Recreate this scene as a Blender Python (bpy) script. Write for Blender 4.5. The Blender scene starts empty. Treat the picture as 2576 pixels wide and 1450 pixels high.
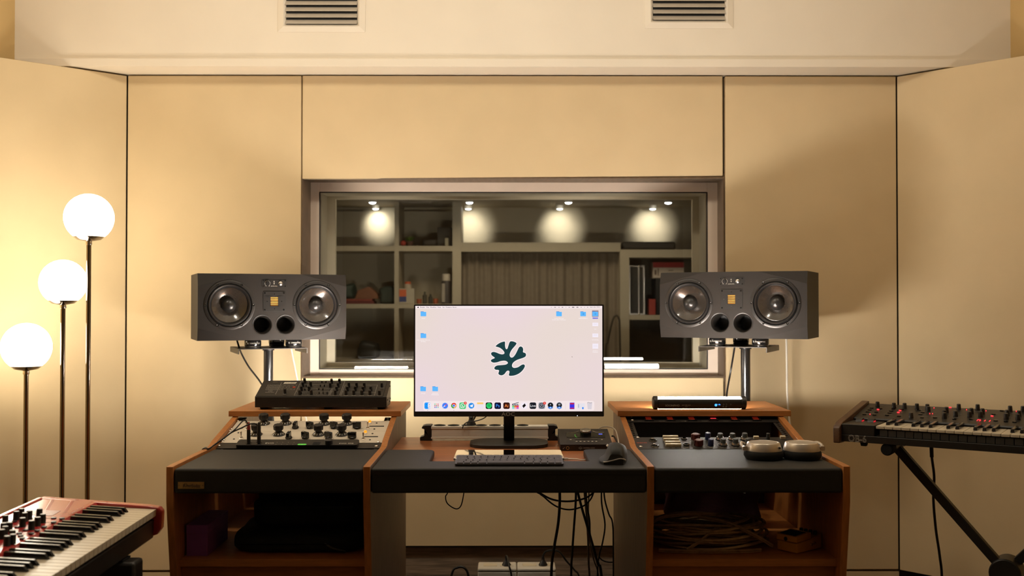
import bpy, bmesh, math, random
from mathutils import Matrix, Vector
from mathutils.geometry import tessellate_polygon
random.seed(7)
SC = bpy.context.scene
COL = SC.collection
R = math.radians
PI = math.pi

# ---------------------------------------------------------------- camera
F = 2600.0; HC = 1.15
YAW = math.atan(13 / F); PITCH = math.atan(40 / F)
fw = Vector((math.sin(YAW) * math.cos(PITCH), math.cos(YAW) * math.cos(PITCH), math.sin(PITCH)))
rt = Vector((math.cos(YAW), -math.sin(YAW), 0))
up = rt.cross(fw)
CAM = Vector((0, 0, HC))
cd = bpy.data.cameras.new('camera')
cam = bpy.data.objects.new('camera', cd); COL.objects.link(cam)
cam.matrix_world = Matrix((
    (rt.x, up.x, -fw.x, CAM.x), (rt.y, up.y, -fw.y, CAM.y), (rt.z, up.z, -fw.z, CAM.z), (0, 0, 0, 1)))
cd.sensor_width = 36; cd.lens = 36 * F / 2576
cd.dof.use_dof = True; cd.dof.focus_distance = 3.25; cd.dof.aperture_fstop = 3.2
cd.clip_start = 0.05
SC.camera = cam

def ray(x, y):
    return fw + rt * ((x - 1288) / F) + up * ((725 - y) / F)
def P(x, y, Y):
    d = ray(x, y)
    return CAM + d * (Y / d.y)

# ---------------------------------------------------------------- light and exposure
SC.view_settings.view_transform = 'Standard'; SC.view_settings.look = 'None'
SC.view_settings.gamma = 1; SC.view_settings.exposure = 0.06
SC.view_settings.use_curve_mapping = False
W = bpy.data.worlds.new('world'); SC.world = W; W.use_nodes = True
W.node_tree.nodes['Background'].inputs[0].default_value = (1, .8, .6, 1)
W.node_tree.nodes['Background'].inputs[1].default_value = 0.02

GLOBE = 17.0; TUBE = 235.0; SPOT = 16.0
CLAMPS = [(-1.15, 2.75, 16.0), (-.10, 2.75, 16.5), (1.05, 2.75, 8.5)]
def lamp(kind, name, loc, power, col, size=.1, sizey=None, aim=None, spot=None, blend=.6):
    l = bpy.data.lights.new(name, kind); l.energy = power; l.color = col
    if kind == 'AREA':
        l.size = size
        if sizey: l.shape = 'RECTANGLE'; l.size_y = sizey
    else: l.shadow_soft_size = size
    if kind == 'SPOT': l.spot_size = spot; l.spot_blend = blend
    o = bpy.data.objects.new(name, l); COL.objects.link(o); o.location = loc
    if aim is not None: o.rotation_euler = (Vector(aim) - Vector(loc)).to_track_quat('-Z', 'Y').to_euler()
    return o
# the round opal ceiling lamp of the control room (its glass is built with the ceiling)
for x_, y_, p_ in CLAMPS: lamp('POINT', 'ceiling_lamp_light', (x_, y_, 2.42), p_, (1, .90, .74), .08)
# unseen area light added to brighten the room beyond the glass
lamp('AREA', 'far_room_fill', (0, 5.3, 2.30), 21.0, (1, .84, .60), .8, aim=(0, 5.9, 0))

# ---------------------------------------------------------------- materials
def lin(r, g, b):
    f = lambda c: (c / 255 / 12.92) if c / 255 <= .04045 else ((c / 255 + .055) / 1.055) ** 2.4
    return (f(r), f(g), f(b))
MATS = {}
def mat(name, col, rough=.5, metal=0., var=.06, vs=30., bump=0., bs=200., emit=None, es=0., wood=None, coat=0., spec=.5, trans=0.):
    m = bpy.data.materials.new(name); m.use_nodes = True
    nt = m.node_tree; N = nt.nodes; L = nt.links
    b = N['Principled BSDF']
    b.inputs['Roughness'].default_value = rough; b.inputs['Metallic'].default_value = metal
    b.inputs['Specular IOR Level'].default_value = spec
    b.inputs['Coat Weight'].default_value = coat
    if trans: b.inputs['Transmission Weight'].default_value = trans
    c = (*col, 1)
    tc = N.new('ShaderNodeTexCoord')
    if var or wood:
        n = N.new('ShaderNodeTexNoise'); n.inputs['Scale'].default_value = vs; n.inputs['Detail'].default_value = 4
        mp = N.new('ShaderNodeMapping'); L.new(tc.outputs['Object'], mp.inputs[0]); L.new(mp.outputs[0], n.inputs[0])
        if wood: mp.inputs['Scale'].default_value = wood
        rp = N.new('ShaderNodeValToRGB')
        v = var
        rp.color_ramp.elements[0].position = .3; rp.color_ramp.elements[1].position = .7
        rp.color_ramp.elements[0].color = (*[x * (1 - v) for x in col], 1)
        rp.color_ramp.elements[1].color = (*[min(1, x * (1 + v)) for x in col], 1)
        L.new(n.outputs[0], rp.inputs[0]); L.new(rp.outputs[0], b.inputs['Base Color'])
    else: b.inputs['Base Color'].default_value = c
    if bump:
        n2 = N.new('ShaderNodeTexNoise'); n2.inputs['Scale'].default_value = bs; n2.inputs['Detail'].default_value = 2
        L.new(tc.outputs['Object'], n2.inputs[0])
        bp = N.new('ShaderNodeBump'); bp.inputs['Strength'].default_value = bump; bp.inputs['Distance'].default_value = .002
        L.new(n2.outputs[0], bp.inputs['Height']); L.new(bp.outputs[0], b.inputs['Normal'])
    if emit:
        b.inputs['Emission Color'].default_value = (*emit, 1); b.inputs['Emission Strength'].default_value = es
    MATS[name] = m
    return m
def flat(name, col, es=1.0, base=0.):
    m = bpy.data.materials.new(name); m.use_nodes = True
    b = m.node_tree.nodes['Principled BSDF']
    b.inputs['Base Color'].default_value = (*[x * base for x in col], 1); b.inputs['Roughness'].default_value = .25 if base == 0 else .6
    b.inputs['Emission Color'].default_value = (*col, 1); b.inputs['Emission Strength'].default_value = es
    return m
def glassmat(name, tint=(1, 1, 1), ior=1.5):
    m = bpy.data.materials.new(name); m.use_nodes = True
    nt = m.node_tree; nt.nodes.clear(); N = nt.nodes; L = nt.links
    o = N.new('ShaderNodeOutputMaterial'); mx = N.new('ShaderNodeMixShader'); fr = N.new('ShaderNodeFresnel')
    fr.inputs['IOR'].default_value = ior
    t = N.new('ShaderNodeBsdfTransparent'); t.inputs[0].default_value = (*tint, 1)
    g = N.new('ShaderNodeBsdfGlossy'); g.inputs['Roughness'].default_value = 0.0
    L.new(fr.outputs[0], mx.inputs[0]); L.new(t.outputs[0], mx.inputs[1]); L.new(g.outputs[0], mx.inputs[2]); L.new(mx.outputs[0], o.inputs[0])
    return m

FABRIC = mat('wall_fabric', (.65, .51, .31), .85, var=.03, vs=6, bump=.25, bs=900, spec=.2)
SLATM = mat('slat_shaded_grey', (.46, .41, .34), .45, var=.03)  # greyed to stand for the shade lying on the sloped slats
PAINT = mat('cream_paint', (.81, .735, .615), .6, var=.02, vs=5, bump=.05, bs=300, spec=.3)
SIDEP = mat('ochre_paint', (.55, .38, .16), .7, var=.03, vs=5)
DARKGAP = mat('dark_gap', (.05, .035, .02), .9)
CEILP = mat('ceiling_paint', (.78, .72, .62), .7, var=.02, vs=5)
BACKW = mat('room_back', (.20, .15, .10), .8, var=.05, vs=5)
FLOORM = mat('wood_floor', (.07, .045, .028), .45, var=.3, vs=6, wood=(1, 12, 1))
PLANK = mat('grey_plank', (.24, .175, .125), .6, var=.35, vs=9, wood=(1, 1, 14))
REVEAL = mat('reveal_wood', (.19, .135, .09), .6, var=.15, vs=12, wood=(6, 1, 1))
CASING = mat('casing_paint', (.78, .65, .53), .5, var=.04, vs=8)
SASH = mat('sash_paint', (.80, .72, .56), .5, var=.03, vs=8)
GLASS = glassmat('window_glass', (.985, .985, .97))
CHERRY = mat('cherry_wood', (.40, .155, .042), .38, var=.16, vs=14, wood=(1.2, 9, 9), spec=.4)
CHERRYV = mat('cherry_wood_upright', (.40, .155, .042), .38, var=.18, vs=14, wood=(9, 9, 1.2), spec=.4)
DESKTOP = mat('desktop_wood', (.36, .13, .045), .32, var=.2, vs=10, wood=(1, 10, 10))
LAMIN = mat('grey_brown_laminate', (.17, .11, .07), .5, var=.3, vs=14, wood=(9, 9, .8))
LEATHER = mat('black_leatherette', (.016, .016, .015), .58, var=.1, vs=40, bump=.35, bs=700, spec=.38)
BLACKP = mat('black_plastic', (.014, .013, .013), .38, var=.1)
BLACKM = mat('black_matte', (.010, .010, .010), .65, var=.1)
BLACKG = mat('black_gloss', (.008, .008, .008), .12, var=.05)
BLACKMET = mat('black_metal', (.024, .022, .020), .42, .3, var=.08, bump=.1, bs=900)
RUBBER = mat('rubber', (.009, .009, .009), .8, spec=.25)
SPKBODY = mat('speaker_charcoal', (.0175, .0145, .0118), .55, var=.05, bump=.25, bs=1500, spec=.28)
SPKRING = mat('speaker_ring', (.018, .016, .014), .38)
CONE = mat('woofer_cone', (.030, .024, .019), .18, var=.4, vs=1100, coat=.6, spec=.6)
DUST = mat('dust_cap', (.018, .017, .016), .30)
GOLD = mat('ribbon_gold', (.50, .25, .04), .4, .4)
CHROME = mat('chrome', (.78, .75, .70), .20, 1., var=.02)
STEEL = mat('brushed_steel', (.55, .52, .48), .32, 1., var=.05)
POLE = mat('black_chrome_pole', (.30, .26, .22), .12, 1., var=.03)
ALU = mat('aluminium', (.80, .75, .66), .5, .0, var=.05, vs=8, wood=(1, 1, 20))
CREAMPL = mat('cream_faceplate', (.60, .54, .44), .5, var=.02)
IVORY = mat('ivory_plastic', (.70, .62, .46), .35, var=.03)
KEYW = mat('white_key', (.56, .50, .385), .34, var=.02)
KEYB = mat('black_key', (.010, .009, .010), .18)
NORD = mat('red_lacquer', (.42, .030, .030), .22, var=.03, coat=.4)
NORDD = mat('red_display', (.25, .05, .035), .3)
WALNUT = mat('walnut', (.085, .040, .018), .45, var=.25, vs=16, wood=(9, 1.2, 9))
WHITEINK = mat('white_ink', (.62, .58, .50), .6, var=0)
GREYINK = mat('grey_ink', (.32, .30, .27), .6, var=0)
DARKINK = mat('dark_ink', (.06, .05, .04), .6, var=0)
REDINK = mat('red_ink', (.62, .09, .05), .5, var=0)
REDPL = mat('red_plastic', (.085, .014, .011), .45)
REDBOOT = mat('red_boot', (.30, .035, .025), .4)
BLUEPL = mat('blue_plastic', (.015, .022, .075), .4)
GREYPL = mat('grey_plastic', (.045, .050, .050), .5)
WHITEPL = mat('white_plastic', (.66, .62, .54), .4, var=.02)
SILVERHP = mat('champagne_metal', (.56, .50, .42), .33, .55, var=.03)
CLEARC = mat('copper_tinted_cable', (.42, .30, .20), .25, .3, var=.2, vs=60)
YELLOW = mat('yellow_enamel', (.58, .28, .03), .4)
PURPLE = mat('purple_card', (.24, .07, .34), .6)
CLOTH = mat('black_nylon', (.010, .011, .013), .85, bump=.5, bs=300)
REDCLOTH = mat('dark_red_cloth', (.060, .010, .012), .8, bump=.5, bs=120)
BRASS = mat('brass', (.42, .27, .10), .38, .8)
CABLEB = mat('black_cable', (.010, .009, .009), .45)
CABLEW = mat('white_cable', (.72, .66, .56), .45)
MIRROR = mat('polished_silver', (.72, .68, .66), .045, 1., var=.02, vs=4, bump=.012, bs=9)
KEYCAP = mat('slate_keycap', (.050, .042, .042), .5)
KBASE = mat('slate_metal', (.036, .031, .030), .42, .3)
GLOBEM = flat('opal_glass_lit', (1, .89, .71), GLOBE)
TUBEM = flat('tube_diffuser_lit', (1, .93, .84), TUBE)
TUBEB = flat('tube_edge_lit', (1, .72, .42), 3.0)
LEDR = flat('led_red', (1, .03, .04), 2.4)
LEDRD = flat('led_red_dim', (.7, .02, .03), .8)
LEDSW = mat('switch_red', (.42, .045, .02), .35, emit=(.9, .06, .02), es=.07)
LEDG = flat('led_green', (.16, .75, .08), .7)
LEDB = flat('led_blue', (.05, .3, 1), 2.2)
LEDA = mat('amber_jewel', (.8, .30, .03), .15, emit=(1, .35, .02), es=.9)
LEDWH = flat('led_white', (.8, .85, 1), 3)
SPOTB = flat('spot_lens_lit_back', (.85, .92, 1), 7)
SPOTM = flat('spot_lens_lit', (.85, .92, 1), 22)

# ---------------------------------------------------------------- mesh builder
def frame(o, x, y, z):
    return Matrix(((x[0], y[0], z[0], o[0]), (x[1], y[1], z[1], o[1]), (x[2], y[2], z[2], o[2]), (0, 0, 0, 1)))
def T(x=0, y=0, z=0): return Matrix.Translation((x, y, z))
def RX(a): return Matrix.Rotation(a, 4, 'X')
def RY(a): return Matrix.Rotation(a, 4, 'Y')
def RZ(a): return Matrix.Rotation(a, 4, 'Z')
def facing(o): return frame(o, (1, 0, 0), (0, 0, 1), (0, -1, 0))      # x right, y up, z towards the room
_txt = {}
def textgeo(s, outline):
    k = (s, outline)
    if k in _txt: return _txt[k]
    c = bpy.data.curves.new('t', 'FONT'); c.body = s; c.align_x = 'CENTER'; c.align_y = 'CENTER'; c.resolution_u = 2
    if outline: c.fill_mode = 'NONE'; c.bevel_depth = outline; c.bevel_resolution = 0
    o = bpy.data.objects.new('t', c); COL.objects.link(o)
    dg = bpy.context.evaluated_depsgraph_get(); dg.update()
    me = bpy.data.meshes.new_from_object(o.evaluated_get(dg))
    r = ([v.co.copy() for v in me.vertices], [tuple(p.vertices) for p in me.polygons])
    bpy.data.objects.remove(o); bpy.data.curves.remove(c); bpy.data.meshes.remove(me)
    _txt[k] = r
    return r
def smooth_path(pts, k=6):
    pts = [Vector(p) for p in pts]
    if len(pts) < 3: return pts
    out = []
    q = [pts[0] * 2 - pts[1]] + pts + [pts[-1] * 2 - pts[-2]]
    for i in range(1, len(q) - 2):
        a, b, c, d = q[i - 1:i + 3]
        for j in range(k):
            t = j / k
            out.append(.5 * ((2 * b) + (c - a) * t + (2 * a - 5 * b + 4 * c - d) * t * t + (3 * b - a - 3 * c + d) * t ** 3))
    out.append(pts[-1])
    return out
class MB:
    def __init__(s, M=None): s.v = []; s.f = []; s.m = []; s.c = 0; s.M = M or Matrix()
    def use(s, i): s.c = i; return s
    def add(s, vs, fs, M=None):
        A = s.M @ M if M is not None else s.M
        n = len(s.v); s.v += [A @ Vector(v) for v in vs]; s.f += [tuple(i + n for i in f) for f in fs]; s.m += [s.c] * len(fs)
        return s
    def bx(s, x0, x1, y0, y1, z0, z1, M=None):
        return s.add([(x0, y0, z0), (x1, y0, z0), (x1, y1, z0), (x0, y1, z0), (x0, y0, z1), (x1, y0, z1), (x1, y1, z1), (x0, y1, z1)],
                     [(0, 3, 2, 1), (4, 5, 6, 7), (0, 1, 5, 4), (1, 2, 6, 5), (2, 3, 7, 6), (3, 0, 4, 7)], M)
    def quad(s, a, b, c, d): return s.add([a, b, c, d], [(0, 1, 2, 3)])
    def poly(s, pts, z=0, M=None, holes=()):
        loops = [[Vector((p[0], p[1], 0)) for p in pts]] + [[Vector((p[0], p[1], 0)) for p in h] for h in holes]
        tri = tessellate_polygon(loops)
        fl = [v for l in loops for v in l]
        return s.add([(v.x, v.y, z) for v in fl], [tuple(t) for t in tri], M)
    def prism(s, pts, z0, z1, M=None, holes=()):
        s.poly(pts, z0, M, holes); s.poly(pts, z1, M, holes)
        for l in [pts] + list(holes):
            n = len(l)
            s.add([(p[0], p[1], z0) for p in l] + [(p[0], p[1], z1) for p in l], [(i, (i + 1) % n, n + (i + 1) % n, n + i) for i in range(n)], M)
        return s
    def lathe(s, prof, n=24, M=None, lobes=0, amp=0, close=True):
        vs = []; fs = []
        for r, z in prof:
            for i in range(n):
                a = 2 * PI * i / n
                rr = r * (1 + (amp * math.cos(lobes * a) if lobes else 0))
                vs.append((rr * math.cos(a), rr * math.sin(a), z))
        for j in range(len(prof) - 1):
            for i in range(n):
                fs.append((j * n + i, j * n + (i + 1) % n, (j + 1) * n + (i + 1) % n, (j + 1) * n + i))
        if close:
            if prof[0][0] > 1e-5: fs.append(tuple(range(n))[::-1])
            if prof[-1][0] > 1e-5: fs.append(tuple(range((len(prof) - 1) * n, len(prof) * n)))
        return s.add(vs, fs, M)
    def cyl(s, p0, p1, r, n=20, r2=None):
        p0 = Vector(p0); p1 = Vector(p1); d = p1 - p0
        M = Matrix.Translation(p0) @ d.to_track_quat('Z', 'Y').to_matrix().to_4x4()
        return s.lathe([(r, 0), (r if r2 is None else r2, d.length)], n, M)
    def sph(s, c, r, n=24, sc=(1, 1, 1)):
        m = n // 2
        return s.lathe([(max(r * math.sin(PI * j / m), 1e-5), -r * math.cos(PI * j / m)) for j in range(m + 1)], n, T(*c) @ Matrix.Diagonal((*sc, 1)), close=False)
    def tube(s, pts, r, n=8, k=6, sm=True):
        p = smooth_path(pts, k) if sm else [Vector(q) for q in pts]
        vs = []; fs = []; u = None
        for i, q in enumerate(p):
            d = (p[min(i + 1, len(p) - 1)] - p[max(i - 1, 0)]).normalized()
            if u is None: u = d.orthogonal().normalized()
            u = (u - d * u.dot(d)); u = u.normalized() if u.length > 1e-6 else d.orthogonal().normalized()
            w = d.cross(u)
            for j in range(n):
                a = 2 * PI * j / n; vs.append(q + (u * math.cos(a) + w * math.sin(a)) * r)
        for i in range(len(p) - 1):
            for j in range(n): fs.append((i * n + j, i * n + (j + 1) % n, (i + 1) * n + (j + 1) % n, (i + 1) * n + j))
        fs += [tuple(range(n))[::-1], tuple(range((len(p) - 1) * n, len(p) * n))]
        return s.add(vs, fs)
    def text(s, t, size, M=None, sx=1, outline=0):
        v, f = textgeo(t, outline)
        return s.add([(a.x * size * sx, a.y * size, a.z * size) for a in v], f, M)
    def build(s, name, mats, parent=None, bevel=0, seg=2, smooth=True, loc=None, fix=True):
        me = bpy.data.meshes.new(name)
        me.from_pydata([tuple(v) for v in s.v], [], s.f)
        if not isinstance(mats, (list, tuple)): mats = [mats]
        for m in mats: me.materials.append(m)
        me.polygons.foreach_set('material_index', s.m)
        if fix:
            bm = bmesh.new(); bm.from_mesh(me)
            bmesh.ops.remove_doubles(bm, verts=bm.verts, dist=1e-6)
            bmesh.ops.recalc_face_normals(bm, faces=bm.faces); bm.to_mesh(me); bm.free()
        if smooth:
            me.polygons.foreach_set('use_smooth', [True] * len(me.polygons)); me.set_sharp_from_angle(angle=R(38))
        o = bpy.data.objects.new(name, me); COL.objects.link(o)
        if parent: o.parent = parent
        if loc is not None: o.matrix_basis = loc
        if bevel:
            b = o.modifiers.new('bevel', 'BEVEL'); b.width = bevel; b.segments = seg; b.limit_method = 'ANGLE'; b.angle_limit = R(40)
        return o
def thing(name, label, cat, M=None, group=None):
    o = bpy.data.objects.new(name, None); COL.objects.link(o); o.empty_display_size = .05
    if M is not None: o.matrix_world = M
    return tag(o, label, cat, group)
def tag(o, label=None, cat=None, group=None, kind=None):
    if label: o['label'] = label
    if cat: o['category'] = cat
    if group: o['group'] = group
    if kind: o['kind'] = kind
    return o
def struct(o, label=None): o['kind'] = 'structure'; return tag(o, label)
def rep(o, M, name=None, parent=None):
    c = o.copy(); COL.objects.link(c); c.matrix_basis = M
    if name: c.name = name
    if parent: c.parent = parent
    return c
def spread(proto, Ms):
    """put the first at Ms[0], copies at the others"""
    proto.matrix_basis = Ms[0]
    return [proto] + [rep(proto, m) for m in Ms[1:]]
def on(M, px, py, h=0.):
    """where the line of sight through (px, py) meets the plane z = h of frame M, in that frame"""
    I = M.inverted(); o = I @ CAM; d = I.to_3x3() @ ray(px, py)
    t = (h - o.z) / d.z
    p = o + d * t
    return p.x, p.y
def rrect(x0, x1, y0, y1, r, n=4):
    out = []
    for cx, cy, a in ((x1 - r, y1 - r, 0), (x0 + r, y1 - r, 90), (x0 + r, y0 + r, 180), (x1 - r, y0 + r, 270)):
        for i in range(n + 1):
            t = R(a + 90 * i / n); out.append((cx + r * math.cos(t), cy + r * math.sin(t)))
    return out
def circ(cx, cy, r, n=32): return [(cx + r * math.cos(2 * PI * i / n), cy + r * math.sin(2 * PI * i / n)) for i in range(n)]

# ================================================================ the room
WY = 4.11; SY = 3.979; ZT = 2.064; WZ = 2.78
XL, XR = -1.8975, 1.951
CL = (-1.511, WY); CR = (1.557, WY)
def slab(x0, x1, y0, y1, z0, z1): return MB().bx(x0, x1, y0, y1, z0, z1)
struct(slab(-2.1, 2.15, -1.7, 4.3, -.06, 0).build('floor', FLOORM))
struct(slab(-2.1, 2.15, -1.7, 4.3, WZ, WZ + .06).build('ceiling', CEILP))
struct(slab(-2.1, 2.15, -1.76, -1.7, 0, WZ).build('wall_back', BACKW))
struct(slab(XL - .06, XL, -1.7, 4.3, 0, WZ).build('wall_left', SIDEP))
struct(slab(XR, XR + .06, -1.7, 4.3, 0, WZ).build('wall_right', SIDEP))
struct(slab(XL, XR, SY, 4.3, ZT + .001, WZ).build('wall_front_upper', PAINT))
struct(MB().bx(XL + .005, XR - .005, SY - .008, SY - .0005, ZT + .001, ZT + .032).build('trim_1', PAINT, bevel=.001))
# dark carcass behind the upholstered panels, with the window opening left free
wx0, wx1 = P(760, 0, WY).x, P(1820, 0, WY).x
wz0, wz1 = P(0, 950, WY).z, P(0, 446, WY).z
b = MB(); g0 = 4.142
b.bx(XL, wx0, g0, 4.16, 0, ZT); b.bx(wx1, XR, g0, 4.16, 0, ZT); b.bx(wx0, wx1, g0, 4.16, wz1, ZT); b.bx(wx0, wx1, g0, 4.16, .178, wz0)
struct(b.build('wall_front', DARKGAP))
def panel(name, x0, x1, z0, z1, z1b=None):
    m = MB(); z1b = z1b or z1
    m.prism([(x0, z0), (x1, z0), (x1, z1b), (x0, z1)], WY, 4.141, Matrix(((1, 0, 0, 0), (0, 0, 1, 0), (0, 1, 0, 0), (0, 0, 0, 1))))
    return struct(m.build(name, FABRIC, bevel=.003))
zb = P(0, 1437, WY).z; zc = P(0, 1376, WY).z
G = .0022
panel('wall_front_left_panel', CL[0] + .0026, wx0 - G, zb, ZT - .004)
panel('wall_front_right_panel', wx1 + .006, CR[0] - .0026, zb, ZT - .004)
m = MB(); XZ = Matrix(((1, 0, 0, 0), (0, 0, 1, 0), (0, 1, 0, 0), (0, 0, 0, 1)))
zl_, zr_ = P(762, 450, WY).z, P(1818, 442, WY).z
m.prism([(wx0 + G, zl_), (wx1 - .004, zr_), (wx1 - .004, ZT - .004), (wx0 + G, ZT - .004)], WY, 4.141, XZ)
struct(m.build('wall_front_top_panel', FABRIC, bevel=.003))
panel('wall_front_bottom_panel', wx0 + G, wx1 - .004, zc, P(0, 952, WY).z)
# slanted upholstered corner panels
def slant(name, A, B):
    A = Vector((*A, 0)); B = Vector((*B, 0)); d = (B - A).normalized(); n = Vector((-d.y, d.x, 0))
    if n.y < 0: n = -n
    m = MB(); a, b_ = A + d * .0022, B
    pts = [a, b_, b_ + n * .03, a + n * .03]
    m.prism([(p.x, p.y) for p in pts], zb, ZT - .006)
    return struct(m.build(name, FABRIC, bevel=.002))
slant('wall_left_slanted_panel', CL, (CL[0] - .352 * 1.09, WY - .31 * 1.09))
slant('wall_right_slanted_panel', CR, (CR[0] + .325 * 1.2, WY - .349 * 1.2))
struct(MB().bx(CL[0], wx0, 4.112, 4.141, 0, zb - .008).build('baseboard_left', FABRIC))
struct(MB().bx(wx1, CR[0], 4.112, 4.141, 0, zb - .008).build('baseboard_right', FABRIC))
m = MB().bx(wx0, wx1, 4.145, 4.16, .066, .178); m.bx(wx0, wx1, 4.143, 4.16, 0, .064)
struct(m.build('baseboard_front', PLANK, bevel=.0008))

# ---------------------------------------------------------------- window: reveal, casing, two panes
PY, PY2 = 4.25, 4.58
win = bpy.data.objects.new('window_1', None); COL.objects.link(win); struct(win, 'double glazed control room window in a deep wooden reveal')
ax0, ax1 = P(783, 0, PY).x, P(1803, 0, PY).x; az0, az1 = P(0, 945, PY).z, P(0, 459, PY).z
def ring(m, o, i, yo, yi):
    """four faces between an outer rectangle at depth yo and an inner one at depth yi"""
    O = [(o[0], yo, o[2]), (o[1], yo, o[2]), (o[1], yo, o[3]), (o[0], yo, o[3])]
    I = [(i[0], yi, i[2]), (i[1], yi, i[2]), (i[1], yi, i[3]), (i[0], yi, i[3])]
    for k in range(4): m.quad(O[k], O[(k + 1) % 4], I[(k + 1) % 4], I[k])
    return m
def ringbox(m, o, i, y0, y1):
    m.bx(o[0], i[0], y0, y1, o[2], o[3]); m.bx(i[1], o[1], y0, y1, o[2], o[3])
    m.bx(i[0], i[1], y0, y1, o[2], i[2]); m.bx(i[0], i[1], y0, y1, i[3], o[3]); return m
o_ = (wx0, wx1, wz0, wz1); a_ = (ax0, ax1, az0, az1)
m = MB(); ring(m, (wx0 + .003, wx1 - .003, wz0 + .003, wz1 - .003), a_, WY + .002, PY)
ring(m, (wx0 - .02, wx1 + .02, wz0 - .02, wz1 + .02), (wx0 + .003, wx1 - .003, wz0 + .003, wz1 - .003), 4.138, WY + .002)
m.build('reveal', REVEAL, win)
p1 = (P(805, 0, PY).x, P(1778, 0, PY).x, P(0, 930, PY).z, P(0, 483, PY).z)
p2 = (P(845, 0, PY2).x, P(1741, 0, PY2).x, P(0, 912, PY2).z, P(0, 501, PY2).z)
ringbox(MB(), (ax0 - .02, ax1 + .02, az0 - .02, az1 + .02), p1, PY, PY + .03).build('casing', CASING, win, bevel=.002)
PF = 4.46
pf = (P(845, 0, PF).x, P(1741, 0, PF).x, P(0, 912, PF).z, P(0, 501, PF).z)
m = MB(); ring(m, p1, (p1[0] - .004, p1[1] + .004, p1[2] - .004, p1[3] + .004), PY + .03, PF)
ringbox(m, (p1[0] - .01, p1[1] + .01, p1[2] - .01, p1[3] + .01), pf, PF, PF + .02)
ring(m, pf, (p2[0] - .012, p2[1] + .012, p2[2] - .010, p2[3] + .012), PF + .02, PY2 - .03)
ringbox(m, (p2[0] - .05, p2[1] + .05, p2[2] - .05, p2[3] + .05), p2, PY2 - .03, PY2 + .03)
m.build('sash', SASH, win)
e = .003
ringbox(MB(), p1, (p1[0] + e, p1[1] - e, p1[2] + e, p1[3] - e), PY - .001, PY + .006).build('gasket', BLACKM, win)
ringbox(MB(), (p2[0], p2[1], p2[2], p2[3]), (p2[0] + .004, p2[1] - .004, p2[2] + .004, p2[3] - .004), PY2 - .032, PY2 - .02).build('gasket', BLACKM, win)
MB().bx(p1[0] + e, p1[1] - e, PY, PY + .006, p1[2] + e, p1[3] - e).build('glass_pane', GLASS, win)
MB().bx(p2[0] + .004, p2[1] - .004, PY2 - .03, PY2 - .022, p2[2] + .004, p2[3] - .004).build('glass_pane', GLASS, win)

# ---------------------------------------------------------------- ceiling lamp seen by the room
OPALD = flat('opal_disc_lit', (1, .86, .66), 6)
for (x_, y_, p_), w_ in zip(CLAMPS, ('left', 'centre', 'right')):
    lp = thing('ceiling_lamp', 'round opal pendant lamp above the desk, the %s one of three' % w_, 'lamp', T(x_, y_, WZ), 'ceiling lamps')
    MB().lathe([(.05, 0), (.05, -.02), (.0001, -.02)], 24).build('base', WHITEPL, lp)
    MB().cyl((0, 0, -.02), (0, 0, -.27), .004, 10).build('cord', BLACKP, lp)
    MB().lathe([(.0001, -.262), (.09, -.265), (.11, -.272), (.10, -.276), (.0001, -.276)], 32).build('lamp_shade', OPALD, lp)

# ---------------------------------------------------------------- vents
def vent(label, x0, x1, ix0, ix1, yb, iyb):
    a = P(x0, yb, SY); bq = P(x1, yb, SY); c = P(ix0, iyb, SY); d = P(ix1, iyb, SY)
    w = bq.x - a.x; H = .30
    t = thing('air_vent', label, 'vent', facing((a.x, SY, a.z)), 'air vents on the upper wall')
    i0, i1, j0 = c.x - a.x, d.x - a.x, c.z - a.z
    b0, b1, c0 = i0 - .009, i1 + .009, j0 - .009
    m = MB()
    # flat outer flange, then an inner slope
    for (o, i, zo, zi) in (((0, w, 0, H), (b0, b1, c0, H - c0), .003, .010), ((b0, b1, c0, H - c0), (i0, i1, j0, H - j0), .010, .002)):
        O = [(o[0], o[2], zo), (o[1], o[2], zo), (o[1], o[3], zo), (o[0], o[3], zo)]; I = [(i[0], i[2], zi), (i[1], i[2], zi), (i[1], i[3], zi), (i[0], i[3], zi)]
        for k in range(4): m.quad(O[k], O[(k + 1) % 4], I[(k + 1) % 4], I[k])
    O = [(0, 0), (w, 0), (w, H), (0, H)]
    for k in range(4):
        p, q = O[k], O[(k + 1) % 4]; m.quad((*p, .0), (*q, .0), (*q, .003), (*p, .003))
    m.build('frame', PAINT, t, smooth=False)
    MB().bx(i0, i1, j0, H - j0, .0006, .0012).build('backing', BLACKM, t)  # black sheet gives the dark shade at the top of each slat
    sp = MB(); pts = [(0, 0), (.0014, .0), (.0014, .003), (-.012 + .0015, .020), (-.012, .020), (-.001, .003)]
    # slat cross-section in (z, y)
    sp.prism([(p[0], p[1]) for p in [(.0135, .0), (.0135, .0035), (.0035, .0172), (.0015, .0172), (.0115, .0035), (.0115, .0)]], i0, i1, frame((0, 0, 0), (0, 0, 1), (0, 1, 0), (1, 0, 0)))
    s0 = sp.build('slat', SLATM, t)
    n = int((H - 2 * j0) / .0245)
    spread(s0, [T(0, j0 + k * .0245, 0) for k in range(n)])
vent('left air vent with horizontal slats on the upper wall', 699, 919, 720, 899, 81, 62)
vent('right air vent with horizontal slats on the upper wall', 1622, 1844, 1642, 1823, 72, 52)

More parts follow.
